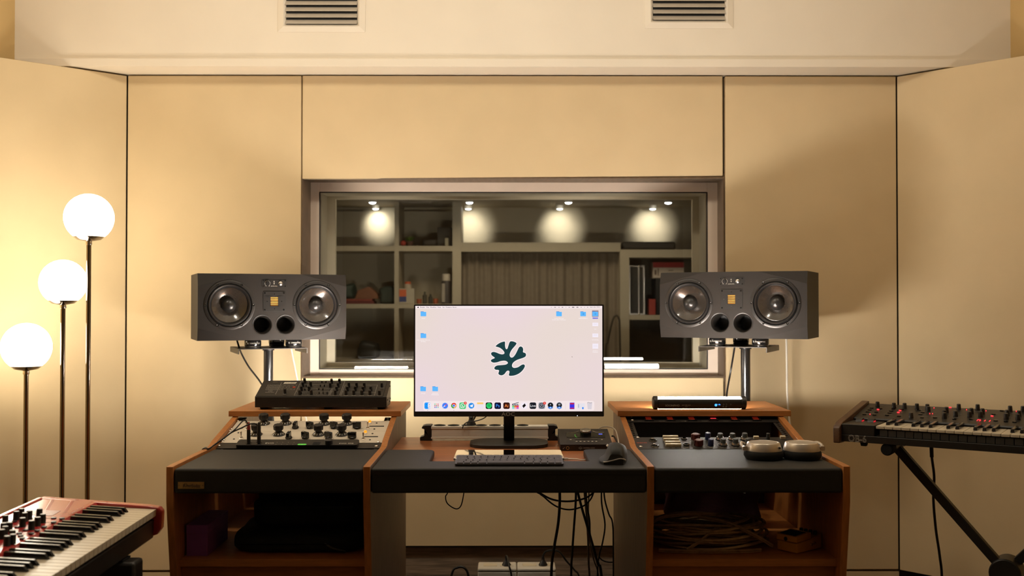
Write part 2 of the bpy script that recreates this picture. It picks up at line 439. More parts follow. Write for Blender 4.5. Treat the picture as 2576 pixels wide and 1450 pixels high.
# ================================================================ the desk: two cabinets and the centre
DY0, DY1 = 2.661, 3.03
ZP = .727
YZ = frame((0, 0, 0), (0, 1, 0), (0, 0, 1), (1, 0, 0))      # prism drawn in (depth, height), extruded along x
RA = math.atan2(.066, .295)
UH = .0485
def side_profile(yb):
    pts = [(2.70, 0), (2.700, .40), (DY0 - .001, .64), (DY0 - .002, .732), (2.672, .733)]
    pts += [(3.005, .7325), (3.025, .7335), (3.045, .738), (3.065, .745)]
    pts += [(3.30, .7915), (yb, .7915), (yb, 0)]
    return pts
def cabinet(label, xc, w, sx0, sx1, back, shelf_z, group='desk cabinets'):
    t = thing('desk_cabinet', label, 'desk', T(xc, 0, 0), group)
    h = w / 2
    for s in (-1, 1):
        a, b_ = (h, h + .018) if s > 0 else (-h - .018, -h)
        m = MB().prism(side_profile(back), a, b_, YZ)
        # the face towards the knee space is laminate, the rest cherry veneer
        sp = m.build('side_panel', [CHERRYV, LAMIN], t, bevel=.0015)
        inner = (s > 0) == (xc < 0)
        if inner:
            xx = b_ if s > 0 else a
            for p in sp.data.polygons:
                if abs(p.normal.x) > .9 and abs(p.center.x - xx) < .001: p.material_index = 1
    MB().bx(sx0 - xc, sx1 - xc, 3.291, 3.62, .792, .8095).build('top_shelf', CHERRY, t, bevel=.001)
    # padded arm rest
    MB().bx(-h + .001, h - .001, DY0, DY1 - .012, .663, ZP).build('arm_rest', LEATHER, t, bevel=.007, seg=4)
    MB().bx(-h, h, 2.715, back - .02, shelf_z - .0195, shelf_z).build('shelf', CHERRY, t, bevel=.001)
    MB().bx(-h, h, back - .02, back - .01, .02, .66 if xc < 0 else .785).build('back_panel', BLACKM if xc < 0 else DARKWOOD, t)
    MB().bx(-h, h, 2.735, 2.753, .03, shelf_z - .024).build('front_panel', CHERRY, t, bevel=.001)
    # rack rails with square holes
    O = frame((0, DY1, .722), (1, 0, 0), (0, math.cos(RA), math.sin(RA)), (0, -math.sin(RA), math.cos(RA)))
    for s in (-1, 1):
        m = MB(); x0, x1 = sorted((s * h, s * (h - .022)))
        holes = []
        for k in range(18):
            yy = .014 + k * .0160
            holes.append([(x0 + .007, yy), (x0 + .015, yy), (x0 + .015, yy + .007), (x0 + .007, yy + .007)])
        m.prism([(x0, 0), (x1, 0), (x1, .30), (x0, .30)], -.004, -.002, O, holes)
        m.bx(x0, x0 + .0015, 0, .30, -.03, -.003, O) if s < 0 else m.bx(x1 - .0015, x1, 0, .30, -.03, -.003, O)
        m.build('rack_rail', BLACKMET, t)
    return t
DARKWOOD = mat('dark_veneer', (.11, .055, .022), .5, var=.2, vs=8, wood=(1, 8, 8))
XCL, WCL = -.6115, .4866
XCR, WCR = .6215, .4866
cl = cabinet('left cherry wood desk cabinet with black arm rest and a brass name plate', XCL, WCL, -.8835, -.3365, 3.60, .482)
cr = cabinet('right cherry wood desk cabinet with black arm rest, a yellow pedal on its shelf', XCR, WCR, .353, .905, 3.50, .481)
# brass badge on the left arm rest
bp = P(448, 1230, DY0); bq = P(514, 1213, DY0)
bt = MB(facing((0, 0, 0)))
bw = bq.x - bp.x; bh = bq.z - bp.z
bt.M = Matrix()
bad = MB().bx(0, bw, 0, bh, 0, .0015).use(1)
bad.text('#Unorthodox', .0125, T(bw * .52, bh * .45, .0017) @ RZ(-.04), sx=.62).text('#Unorthodox', .0125, T(bw * .52, bh * .45, .0017) @ RZ(-.04), sx=.62, outline=.03)
bad.tube([(bw * .24, bh * .86, .0017), (bw * .87, bh * .56, .0017), (bw * .86, bh * .13, .0017), (bw * .17, bh * .13, .0017)], .0004, 4, sm=False)
bad.cyl((bw * .045, bh * .5, 0), (bw * .045, bh * .5, .002), .0009); bad.cyl((bw * .95, bh * .5, 0), (bw * .95, bh * .5, .0022), .0012)
o = bad.build('name_plate', [BRASS, DARKINK], cl, smooth=False)
o.matrix_basis = T(-XCL, 0, 0) @ facing((bp.x, DY0 - .0002, bp.z)); tag(o, 'small brass name plate with black lettering')

# centre desk: wooden top, U-shaped pad
ct = thing('desk_center', 'cherry wood desk top with a black padded edge between the two cabinets', 'desk', T(0, 0, 0))
cx0, cx1 = XCL + WCL / 2 + .0185, XCR - WCR / 2 - .0185
ZD = .706
MB().bx(cx0, cx1, 2.72, 3.45, ZD - .022, ZD).build('desk_top', DESKTOP, ct, bevel=.001)
U = [(cx0 + .001, DY0), (cx1 - .001, DY0), (cx1 - .001, 3.02)]
r = .02
U += [(.222 + r, 3.02), (.222 + .006, 3.02 - .006), (.222, 3.02 - r), (.222, 2.787)]
U += [(-.209, 2.787), (-.209, 3.01 - r), (-.209 - .006, 3.01 - .006), (-.209 - r, 3.01), (cx0 + .001, 3.01)]
m = MB().prism(U, .7065, ZP)
m.build('arm_rest', LEATHER, ct, bevel=.006, seg=4)
MB().bx(cx0 + .001, cx1 - .001, DY0 + .0005, 2.715, .663, .722).build('front_apron', LEATHER, ct, bevel=.007, seg=4)

# ================================================================ rack gear, left
def rackframe(xc, y0):
    return frame((xc, DY1 + y0 * math.cos(RA), .722 + y0 * math.sin(RA)), (1, 0, 0), (0, math.cos(RA), math.sin(RA)), (0, -math.sin(RA), math.cos(RA)))
RL0 = rackframe(XCL, 0)
def yL(py, x=750): return on(RL0, x, py)[1]
SCREW = MB().lathe([(.0052, 0), (.0052, .0008), (.0048, .002), (.003, .0032), (.0001, .0036)], 14)
def screws(t, M, pts, r=1.0, mats=CHROME, name='rack_screw', h=0):
    pr = SCREW.build(name, mats, t)
    W2 = MB().lathe([(.0065, 0), (.0065, .0006), (.0001, .0006)], 14)
    return spread(pr, [T(*on(M, *p), h) @ Matrix.Scale(r, 4) for p in pts])
# big fluted knob with numbered skirt
def bigknob(t):
    k = MB().lathe([(.0190, 0), (.0190, .0022), (.0110, .0095), (.0098, .0125), (.0100, .0150)], 32).build('knob', BLACKG, t)
    g = MB(); g.lathe([(.0105, .0145), (.0142, .0175), (.0148, .0300), (.0135, .0322), (.0001, .0322)], 40, lobes=8, amp=.055)
    kg = g.build('knob_grip', BLACKP, k)
    n = MB()
    for a in range(0, 360, 30):
        q = R(a + 12)
        Mx = RZ(q) @ frame((.0150, 0, .0060), (0, 1, 0), (-.75, 0, .66), (.66, 0, .75))
        n.bx(-.0006, .0006, -.0028, .0028, -.0002, .0004, Mx)
        if a % 60 == 0: n.bx(.0014, .0024, -.0026, .0026, -.0002, .0004, Mx)
    kn = n.build('knob_numerals', WHITEINK, k, smooth=False)
    return k, kg, kn
def place_tree(proto, kids, Ms):
    proto.matrix_basis = Ms[0]
    for M in Ms[1:]:
        c = rep(proto, M)
        for kd in kids:
            q = kd.copy(); COL.objects.link(q); q.parent = c
def pointer(t):
    m = MB(); m.lathe([(.0105, 0), (.0108, .004), (.0085, .0075), (.0001, .0085)], 24)
    m.prism([(-.0052, -.0125), (.0052, -.0125), (.0045, .0135), (-.0045, .0135)], .002, .0205)
    k = m.build('pointer_knob', BLACKG, t, bevel=.0018)
    p = MB().bx(-.0006, .0006, .004, .0132, .0204, .0208).build('pointer_line', WHITEINK, k)
    return k, p
def toggle(t):
    m = MB(); m.lathe([(.0062, 0), (.0062, .002), (.0045, .003), (.0040, .0050), (.0001, .0050)], 16); m.cyl((0, 0, .004), (0, .0025, .020), .0016, 12, r2=.0026); m.sph((0, .0026, .0205), .0026, 12)
    return m.build('toggle_switch', CHROME, t)
def holes(t, M, pts, r=.0030):
    k = MB().lathe([(r, 0), (r, .0012), (r * .6, .0022), (.0001, .0026)], 12).build('panel_bolt', BLACKP, t)
    spread(k, [T(*on(M, *p), 0) for p in pts])
def white_unit(label, ya, yb, big, small, tog, jewel, slot, bolts, scr, rows):
    M = rackframe(XCL, ya); h = (yb - ya) - .0006
    t = thing('rack_equalizer', label, 'audio rack unit', M, 'cream rack equalizers')
    MB().bx(-.2413, .2413, 0, h, -.0035, 0).build('faceplate', CREAMPL, t, bevel=.0004)
    MB().bx(-.215, .215, .004, h - .004, -.115, -.0036).build('chassis', BLACKMET, t)
    k, a, b_ = bigknob(t)
    place_tree(k, [a, b_], [T(*on(M, *p), 0) @ RZ(.35 * i) for i, p in enumerate(big)])
    k, a = pointer(t)
    place_tree(k, [a], [T(*on(M, *p), 0) @ RZ(q) for p, q in small])
    spread(toggle(t), [T(*on(M, *p), 0) for p in tog])
    j = MB().lathe([(.0052, 0), (.0052, .004), (.0046, .0045), (.0001, .0045)], 16).build('lamp_bezel', CHROME, t); j.matrix_basis = T(*on(M, *jewel), 0)
    jl = MB().lathe([(.0046, .0045), (.0050, .0075), (.0036, .0105), (.0001, .0118)], 12).build('lamp_jewel', LEDA, j)
    x0, y0 = on(M, slot[0], slot[2]); x1, _ = on(M, slot[1], slot[2])
    MB().bx(x0, x1, y0 - .003, y0 + .003, .0001, .0010).build('meter_slot', BLACKM, t)
    holes(t, M, bolts)
    screws(t, M, scr)
    d = MB(); random.seed(int(ya * 1000))
    for p, q in small:
        cx, cy = on(M, *p)
        for a in range(-135, 136, 30):
            q_ = R(a); d.bx(cx + .0155 * math.sin(q_) - .0008, cx + .0155 * math.sin(q_) + .0008, cy + .0155 * math.cos(q_) - .0004, cy + .0155 * math.cos(q_) + .0004, .0001, .0003)
    for p in big:
        cx, cy = on(M, *p)
        for a in range(-150, 151, 30):
            q_ = R(a); d.bx(cx + .0225 * math.sin(q_) - .0006, cx + .0225 * math.sin(q_) + .0006, cy + .0225 * math.cos(q_) - .0004, cy + .0225 * math.cos(q_) + .0004, .0001, .0003)
    for s, x in rows: d.text(s, .0048, T(x, .0045, .0002))
    d.build('panel_lettering', DARKINK, t, smooth=False)
    return t
y_b0, y_b1, y_b2, y_b3 = yL(1127), yL(1114.3), yL(1085.6), yL(1059.5)
RW = [('LO FREQ', .06), ('CPS', -.02), ('HI BOOST', .12), ('LINE', .185), ('kHz', .155)]
white_unit('cream rack equalizer with black knobs, the upper of two', y_b2, y_b3, [(664, 1067), (718.4, 1067), (815.8, 1067.5), (873, 1067.5)],
           [((743, 1078), -.1), ((779.6, 1078), 1.0), ((840, 1078), 1.0), ((898.4, 1078.7), 1.5)], [(621, 1081), (925, 1079)], (930.5, 1066.3), (929, 966, 1073.3),
           [(947.5, 1065.5), (941.7, 1080.5), (618.8, 1064), (608, 1078.5)], [(598.8, 1060.6), (582.5, 1080.4)], RW)
white_unit('cream rack equalizer with black knobs, the lower of two', y_b1, y_b2, [(644.7, 1094.3), (701.4, 1094.3), (801.5, 1094.6), (860, 1094.6)],
           [((726.4, 1104), -.1), ((768, 1103.6), 1.0), ((826.5, 1103.6), 1.0), ((886.3, 1104), 1.5)], [(606.8, 1104), (914, 1106)], (919.4, 1092.3), (916, 951, 1099.6),
           [(937, 1092), (930.7, 1107.6), (599.7, 1090), (588.4, 1105.7)], [(578.5, 1085), (562.6, 1107.7), (951.5, 1113.6)], RW)
# black interface unit below them
M = rackframe(XCL, y_b0); H1 = y_b1 - y_b0 - .0006
ev = thing('rack_audio_interface', 'black rack interface with a green lit pill, lowest unit in the left rack', 'audio rack unit', M)
MB().bx(-.2413, .2413, -.004, H1, -.0035, 0).build('faceplate', BLACKMET, ev, bevel=.0004)
MB().bx(-.215, .215, 0, H1 - .004, -.10, -.0036).build('chassis', BLACKMET, ev)
ex0, _ = on(M, 600, 1118); ex1, _ = on(M, 903.8, 1118)
MB().prism(rrect(ex0, ex1, -.007, H1 - .001, .009), 0, .011).build('raised_body', BLACKMET, ev, bevel=.0012)
hh = .0112
d = MB(); x, y = on(M, 678, 1115.6, hh); d.text('EVO', .012, T(x, y, hh), sx=1.1)
x, y = on(M, 871, 1116.2, hh); d.text('EVO SP8', .011, T(x, y, hh), sx=1.05)
x, y = on(M, 636, 1110.8, hh); d.text('INST 1-2', .004, T(x, y, hh))
for i in range(4):
    for j, (xa, ya) in enumerate(((697, 1113.6), (694, 1118.7))):
        x, y = on(M, xa + i * 14.2, ya, hh); d.bx(x - .0007, x + .0007, y - .0007, y + .0007, hh - .0003, hh + .0003)
d.build('panel_lettering', WHITEINK, ev, smooth=False)
x0, y = on(M, 748.5, 1118.8, hh); x1, _ = on(M, 771, 1118.8, hh)
m = MB().prism(rrect(x0, x1, y - .0045, y + .0045, .0044), .011, .0116).use(1); m.text('z', .008, T((x0 + x1) / 2, y, .0118))
tag(m.build('status_light', [LEDG, WHITEINK], ev, smooth=False), 'green lit pill')
x0, y0 = on(M, 786, 1119.5, hh); x1, y1 = on(M, 807, 1113.3, hh)
MB().bx(x0, x1, y0, y1, .0105, .0115).build('display', BLACKG, ev)
kx, ky = on(M, 827, 1117, hh)
MB(T(kx, ky, .011)).lathe([(.0118, 0), (.0115, .0125), (.0105, .0135), (.0001, .0135)], 28).build('knob', BLACKP, ev)
jp = []
for i, p in enumerate(((625.5, 1115.7), (651.4, 1115.7))):
    x, y = on(M, *p, hh); jp.append((x, y))
js = MB().lathe([(.0085, .011), (.0085, .0125), (.0060, .0130), (.0060, .0112)], 24).build('jack_socket', BLACKG, ev)
spread(js, [T(x, y, 0) for x, y in jp])
screws(ev, M, [(559.5, 1111.8), (551, 1122.2), (946.6, 1123.6)])
# the two jack plugs and their leads
for i, (x, y) in enumerate(jp):
    col = ('red', REDBOOT) if i == 0 else ('black', BLACKP)
    base = M @ Vector((x, y, .0125)); 
    t = thing('jack_cable', '%s jack plug and thin black lead plugged into the left rack interface' % ('red-collared' if i == 0 else 'all-black'), 'cable', T(*base), None)
    m = MB().lathe([(.0052, 0), (.0056, .003), (.0056, .036), (.0050, .0385), (.0001, .0385)], 16)
    m.build('plug_body', BLACKP, t)
    MB().lathe([(.0054, .0386), (.0052, .045), (.0040, .052), (.0030, .060), (.0001, .061)], 14).build('plug_boot', col[1], t)
    top = base + Vector((0, 0, .060)); Yt = top.y
    if i == 0: pix = [(623, 1066), (618, 1059), (611, 1059.5), (601, 1070), (592, 1080), (580, 1090), (560, 1105), (540, 1119), (526, 1129)]
    else: pix = [(648, 1071), (641, 1066.5), (627, 1068), (608, 1077), (590, 1085), (578, 1091.5), (559, 1106.5), (538, 1121), (524, 1131)]
    Ys = [Yt + .0 - .03 * k / 9 for k in range(10)]
    pts = [top] + [P(px_, py_, Yt + .005 - .012 * k) for k, (px_, py_) in enumerate(pix)]
    pts += [Vector((-.866, 2.972 + .012 * i, .7365)), Vector((-.8755, 2.978 + .012 * i, .7235)), Vector((-.8765, 2.983 + .012 * i, .66)), Vector((-.8775, 3.0 + .012 * i, .3)), Vector((-.88, 3.04 + .012 * i, .004))]
    MB(T(*base).inverted()).tube(pts, .0021, 7, 4).build('lead', CABLEB, t)
m = MB(); q = P(580, 1088, 2.99); 
# ================================================================ rack gear, right
RR0 = rackframe(XCR, 0)
def yR(py, x=1800): return on(RR0, x, py)[1]
ya, yb = yR(1062.3), yR(1047.0)
M = rackframe(XCR, ya)
ps = thing('rack_power_switcher', 'black rack power unit with a row of red rocker switches', 'audio rack unit', M)
MB().bx(-.2413, .2413, 0, yb - ya, -.0035, 0).build('faceplate', BLACKMET, ps, bevel=.0004)
MB().bx(-.215, .216, .001, .04, -.12, -.0036).build('chassis', BLACKM, ps)
sw = MB(); sw.prism([(-.0145, -.0215), (.0145, -.0215), (.0145, .0215), (-.0145, .0215)], 0, .0035, None, [[(-.0105, -.016), (.0105, -.016), (.0105, .016), (-.0105, .016)]])
sw.bx(-.0105, .0105, -.016, .016, .0001, .0008)
s0 = sw.build('switch_frame', BLACKG, ps, bevel=.0008)
rk = MB(); rk.prism([(-.0150, .0022), (.0010, .0016), (.0115, .0026), (.0115, .0008), (-.0150, .0008)], -.0088, .0088, YZ)
xs = [1631.3, 1685.3, 1739.4, 1792.4, 1846.6, 1900.7]
Ms = [T(*on(M, x, 1054.3), 0) for x in xs]
rks = []
for i, mm in enumerate(Ms):
    f = s0 if i == 0 else rep(s0, mm)
    if i == 0: f.matrix_basis = mm
    if i == 3:
        k = MB(RX(R(-8))).bx(-.0088, .0088, -.015, .015, .0010, .0036).use(1).bx(-.0086, .0086, -.0148, -.008, .0036, .0040).build('rocker', [BLACKG, LEDR], f)
        tag(k, 'dark rocker with its lower edge glowing red')
    elif i == 0: k0 = rk.build('rocker', LEDSW, f)
    else:
        k = k0.copy(); COL.objects.link(k); k.parent = f
d = MB()
for i, x in enumerate(xs):
    a, b_ = on(M, x - 19.5, 1060, 0); d.text('Power Zone', .0036, T(a, b_, .0002))
d.build('panel_lettering', WHITEINK, ps, smooth=False)
screws(ps, M, [(1588, 1049.6), (1590.5, 1058), (1957.6, 1046.6), (1963.4, 1055)])
ya, yb = yR(1129.8), yR(1100.6)
M = rackframe(XCR, ya)
pa = thing('rack_preamp', 'black two-channel rack preamp with red, blue and silver-skirted knobs', 'audio rack unit', M)
MB().bx(-.2413, .2413, 0, yb - ya, -.0035, 0).build('faceplate', BLACKMET, pa, bevel=.0004)
MB().bx(-.215, .215, .004, yb - ya - .004, -.115, -.0036).build('chassis', BLACKMET, pa)
screws(pa, M, [(1604.3, 1101.6), (1611.5, 1124.8), (1995.4, 1098.2)])
d = MB(); a, b_ = on(M, 1614.5, 1114.6); d.text('warm', .0135, T(a, b_, .0002), sx=1.0, outline=.012); d.text('warm', .0135, T(a, b_, .0002))
tag(d.build('logo', REDINK, pa, smooth=False), 'red lettering')
x_ = MB().lathe([(.0125, 0), (.0125, .0012), (.0095, .0016), (.0092, .0002), (.0001, .0002)], 28)
for a in (90, 210, 330): x_.cyl((.0045 * math.cos(R(a)), .0045 * math.sin(R(a)), .0002), (.0045 * math.cos(R(a)), .0045 * math.sin(R(a)), .0012), .0013, 10)
x0 = x_.build('mic_socket', BLACKG, pa)
lt = MB().bx(-.004, .004, .0095, .0160, .0005, .0035).build('latch', CHROME, x0, bevel=.0008)
place_tree(x0, [lt], [T(*on(M, 1642.5, 1109.2), 0), T(*on(M, 1647.6, 1123.2), 0)])
bt_ = MB().bx(-.0079, .0079, -.0045, .0045, 0, .0085).build('push_button', IVORY, pa, bevel=.0008)
Ms = []
for (xa, xb, y) in ((1667.5, 1705.3, 1104.6), (1669, 1707, 1111.4), (1672.5, 1711, 1118.6), (1674.5, 1713, 1125)):
    w3 = (xb - xa) / 3
    for k in range(3): Ms.append(T(*on(M, xa + w3 * (k + .5), y - 1.4), 0))
spread(bt_, Ms)
b2 = rep(bt_, T(*on(M, 1902, 1104.5), 0)); b2 = rep(bt_, T(*on(M, 1969, 1104), 0))
spread(MB().lathe([(.0095, 0), (.0095, .003), (.0055, .0042), (.0052, .001), (.0001, .001)], 20).build('jack_socket', BLACKG, pa), [T(*on(M, 1721, 1105.5), 0), T(*on(M, 1726.5, 1120.3), 0)])
def winged(col, r, h, name='knob'):
    m = MB(); m.lathe([(r, 0), (r * .96, h - .001), (r * .85, h), (.0001, h)], 28); m.bx(-r * 1.22, r * 1.22, -.0028, .0028, .001, h - .0008)
    return m.build(name, col, pa, bevel=.0006)
k = winged(REDPL, .0110, .0185); tag(k, 'dark red knob'); spread(k, [T(*on(M, 1749.5, 1106.5), 0), T(*on(M, 1757.2, 1121.5), 0)])
m = MB().lathe([(.0085, 0), (.0082, .0200), (.0075, .0210), (.0001, .0210)], 24).use(1).bx(-.0006, .0006, .003, .0085, .0209, .0213)
k = m.build('knob', [BLUEPL, WHITEINK], pa); tag(k, 'dark blue knob'); spread(k, [T(*on(M, 1780.6, 1106), 0), T(*on(M, 1788, 1121.8), 0)])
m = MB().lathe([(.0132, 0), (.0132, .0030), (.0120, .0035)], 28).use(1).lathe([(.0120, .0035), (.0108, .0085), (.0086, .0088)], 28).use(2).lathe([(.0086, .0088), (.0078, .0195), (.0070, .0205), (.0001, .0205)], 28)
k = m.build('knob', [BLACKP, CHROME, GREYPL], pa); tag(k, 'grey knob with chrome skirt')
sp5 = [(1811.4, 1107), (1842.3, 1107), (1873, 1106.6), (1819, 1120.8), (1850, 1120.8), (1881, 1120.6)]
spread(k, [T(*on(M, *p), 0) for p in sp5])
k = MB().lathe([(.0060, 0), (.0052, .019), (.0001, .0195)], 20).build('knob', GREYPL, pa); k.matrix_basis = T(*on(M, 1931.6, 1106), 0)
d = MB()
for p, r in [((1749.5, 1106.5), .0165), ((1757.2, 1121.5), .0165), ((1780.6, 1106), .0125), ((1788, 1121.8), .0125)] + [(q, .0168) for q in sp5]:
    cx, cy = on(M, *p)
    for a in range(-140, 141, 20):
        s_, c_ = math.sin(R(a)), math.cos(R(a)); d.bx(cx + r * s_ - .0006, cx + r * s_ + .0006, cy + r * c_ - .0006, cy + r * c_ + .0006, .0001, .0003)
for s, p in (('PAD', (1680, 1127.8)), ('HI-Z', (1694, 1127.8)), ('POL', (1707, 1127.8)), ('INST', (1720, 1112.3)), ('INST', (1728, 1126.8)), ('MIC', (1650, 1127.6)), ('LEVEL', (1788, 1126.3)), ('LF', (1819, 1126)), ('HF', (1851, 1126)), ('48V', (1738, 1112)), ('10', (1771, 1126))):
    a, b_ = on(M, *p); d.text(s, .0042, T(a, b_, .0002), sx=1.2)
d.build('panel_lettering', WHITEINK, pa, smooth=False)

# ================================================================ loudspeakers
SW, SH, SD = .534, .241, .27
def speaker(label, M):
    t = thing('studio_monitor_speaker', label, 'loudspeaker', M, 'pair of horizontal studio loudspeakers')
    h = SW / 2; zc_ = -.014
    ox = [(-h, .045), (-.097, 0), (.097, 0), (h, .045), (h, SH - .045), (.097, SH), (-.097, SH), (-h, SH - .045)]
    WC = [(-.157, .1275), (.157, .1275)]; PC = [(-.0415, .0560), (.0415, .0560)]
    m = MB()
    m.poly(ox, 0, None, [circ(c[0], c[1], .083, 40) for c in WC] + [circ(c[0], c[1], .0335, 32) for c in PC])
    for sx in (-1, 1):
        for (ye, yt) in ((.045, 0), (SH - .045, SH)):
            m.add([(sx * h, ye, 0), (sx * .097, yt, 0), (sx * h, yt, zc_)], [(0, 1, 2)])
    # box body: top, bottom, sides, back
    o = [(-h, 0, zc_), (-.097, 0, 0), (.097, 0, 0), (h, 0, zc_)]
    B = [(-h, 0, -SD), (h, 0, -SD), (h, SH, -SD), (-h, SH, -SD)]
    m.add([o[0], o[1], o[2], o[3], B[1], B[0]], [(0, 1, 2, 3, 4, 5)])
    m.add([(x, SH, z) for x, y, z in o] + [B[2], B[3]], [(0, 1, 2, 3, 4, 5)])
    for sx in (-1, 1):
        m.add([(sx * h, 0, zc_), (sx * h, .045, 0), (sx * h, SH - .045, 0), (sx * h, SH, zc_), (sx * h, SH, -SD), (sx * h, 0, -SD)], [(0, 1, 2, 3, 4, 5)])
    m.add(B, [(0, 1, 2, 3)])
    m.build('cabinet', SPKBODY, t, smooth=False)
    # woofer, with surround, cone, dust cap and six screws as pieces of its own
    w = MB().lathe([(.0895, 0), (.0895, .0015), (.0885, .0022), (.0795, .0022), (.0775, -.002), (.0760, -.006), (.0700, -.006)], 64, close=False).build('woofer', SPKRING, t)
    kids = [MB().lathe([(.0768, -.005), (.0750, .0005), (.0715, .0030), (.0675, .0005), (.0655, -.005), (.0640, -.007)], 56, close=False).build('surround', BLACKP, w),
            MB().lathe([(.0642, -.007), (.0620, -.0065), (.0560, -.0110), (.0400, -.0210), (.0250, -.0280)], 56, close=False).build('cone', CONE, w),
            MB().lathe([(.0262, -.0285), (.0250, -.018), (.0200, -.0085), (.0120, -.0030), (.0001, -.0010)], 40, close=False).build('dust_cap', DUST, w)]
    for k in range(6):
        a = R(60 * k); s_ = MB().lathe([(.0042, .0022), (.0042, .0036), (.0030, .0046), (.0018, .0040), (.0001, .0040)], 14, T(.0838 * math.cos(a), .0838 * math.sin(a), 0)).build('screw', BLACKG, w); kids.append(s_)
    place_tree(w, kids, [T(*WC[0], 0), T(*WC[1], 0)])
    p = MB().lathe([(.0365, .0008), (.0362, .0016), (.0335, .0010), (.0300, -.006), (.0278, -.018), (.0270, -.10), (.0001, -.10)], 44, close=False).build('bass_port', SPKRING, t)
    spread(p, [T(*PC[0], 0), T(*PC[1], 0)])
    # ribbon tweeter
    ty = .1410
    tw = MB(T(.001, ty, 0)).prism(rrect(-.040, .040, -.0365, .0365, .004), 0, .0022, None, [[(-.0145, -.0185), (.0145, -.0185), (.0145, .0185), (-.0145, .0185)]]).build('tweeter', BLACKMET, t, bevel=.0006)
    m = MB(T(.001, ty, 0))
    for k in range(6): m.lathe([(.0018, -.0130), (.0018, .0130)], 10, T(0, -.0150 + k * .0058, .0003) @ RY(PI / 2))
    m.build('ribbon', GOLD, tw)
    MB(T(.001, ty, 0)).bx(-.0145, .0145, -.0185, .0185, -.0016, -.0010).build('ribbon_well', BLACKM, tw)
    MB(T(.001, ty, 0)).prism([(-.020, -.0195), (.020, -.0195), (.012, -.0165), (-.012, -.0165)], .0022, .0036).prism([(-.030, .0195), (.030, .0195), (.030, .0203), (-.030, .0203)], .0022, .0030).build('wave_guide', BLACKP, tw)
    sc = MB().lathe([(.0030, .0022), (.0028, .0034), (.0012, .0030), (.0001, .0030)], 12).build('screw', BLACKG, tw)
    spread(sc, [T(.001 + a, ty + b_, 0) for a in (-.034, .034) for b_ in (-.0305, .0305)] + [T(.001 + a, ty + b_, 0) @ Matrix.Diagonal((.6, .6, 1, 1)) for a, b_ in ((0, .027), (0, -.027), (-.026, 0), (.026, 0))])
    # control plate
    cp = MB(T(.001, .2065, 0)).prism(rrect(-.045, .045, -.0140, .0140, .003), 0, .0012).build('control_plate', BLACKMET, t)
    MB(T(-.0235, .2065, .0012)).lathe([(.0070, 0), (.0068, .006), (.0001, .0065)], 20).build('volume_knob', BLACKP, cp)
    MB(T(.0235, .2065, .0012)).lathe([(.0085, 0), (.0080, .0020), (.0060, .0040), (.0001, .0052)], 24).build('power_button', STEEL, cp)
    d = MB(T(.001, .2065, .0014))
    n = 18
    for k in range(n):
        a = R(-50 + 280 * k / (n - 1)); d.bx(-.0245 + .0095 * math.cos(a) - .0005, -.0245 + .0095 * math.cos(a) + .0005, .0095 * math.sin(a) - .0008, .0095 * math.sin(a) + .0008, 0, .0002)
    d.bx(-.0320, -.0280, -.0098, -.0090, 0, .0002).bx(-.0205, -.0165, -.0098, -.0090, 0, .0002)
    d.text('6', .0085, T(-.001, .0060, .0001)); d.lathe([(.0016, 0), (.0001, .0002)], 12, T(-.001, -.001, 0)); d.text('ADAM A77X', .0042, T(-.001, -.0100, .0001))
    d.build('plate_lettering', WHITEINK, cp, smooth=False)
    sc2 = rep(sc, T(-.038, .2165, -.001) @ Matrix.Diagonal((.7, .7, 1, 1)), parent=cp)
    for q in ((.040, .2165), (-.038, .1965), (.040, .1965)): rep(sc, T(*q, -.001) @ Matrix.Diagonal((.7, .7, 1, 1)), parent=cp)
    return t
def toeframe(corner, a, left):
    """frame with its origin under the middle of the baffle"""
    x = Vector((math.cos(a), math.sin(a), 0)); z = Vector((math.sin(a), -math.cos(a), 0)); y = Vector((0, 0, 1))
    o = Vector(corner) + x * (SW / 2 if left else -SW / 2)
    return frame(o, x, y, z)
aL, aR = R(21.8), R(-25)
cL = P(497, 858.6, 3.673); cR = P(2031, 854.4, 3.621)
ML = toeframe(cL, aL, True); MR = toeframe(cR, aR, False)
speaker('left studio loudspeaker lying on its side on a stand, beside the window', ML)
speaker('right studio loudspeaker lying on its side on a stand, beside the window', MR)
def puck(label, M, p):
    t = thing('isolation_puck', label, 'isolation foot', M @ T(p[0], -.0305, p[1]), 'isolation feet under the loudspeakers')
    t.matrix_world = Matrix.Translation((M @ Vector((p[0], -.0305, p[1])))) @ M.to_3x3().to_4x4()
    v = frame((0, 0, 0), (1, 0, 0), (0, 0, 1), (0, 1, 0))
    MB(v).lathe([(.022, 0), (.0285, .0015), (.0290, .0060), (.0265, .0075), (.0290, .0090), (.0300, .011), (.0300, .027), (.0275, .0300), (.0001, .0300)], 32).build('body', BLACKG, t)
    MB(v).lathe([(.0292, .0058), (.0298, .0066), (.0292, .0074)], 32, close=False).build('trim_ring', STEEL, t)
    m = MB(); s = 'ISOACOUSTICS'
    n = len(s)
    for i, c in enumerate(s):
        a = (i - (n - 1) / 2) * .115 + .10
        m.text(c, .0056, frame((.0303 * math.sin(a), .019, .0303 * math.cos(a)), (math.cos(a), 0, -math.sin(a)), (0, 1, 0), (math.sin(a), 0, math.cos(a))))
    a = -.135 * n / 2 - .06 + .12
    m.lathe([(.0030, 0), (.0020, .0002)], 14, frame((.0303 * math.sin(a), .019, .0303 * math.cos(a)), (.4 * math.cos(a), 0, -.4 * math.sin(a)), (0, 1, 0), (math.sin(a), 0, math.cos(a))))
    m.build('lettering', WHITEINK, t, smooth=False)
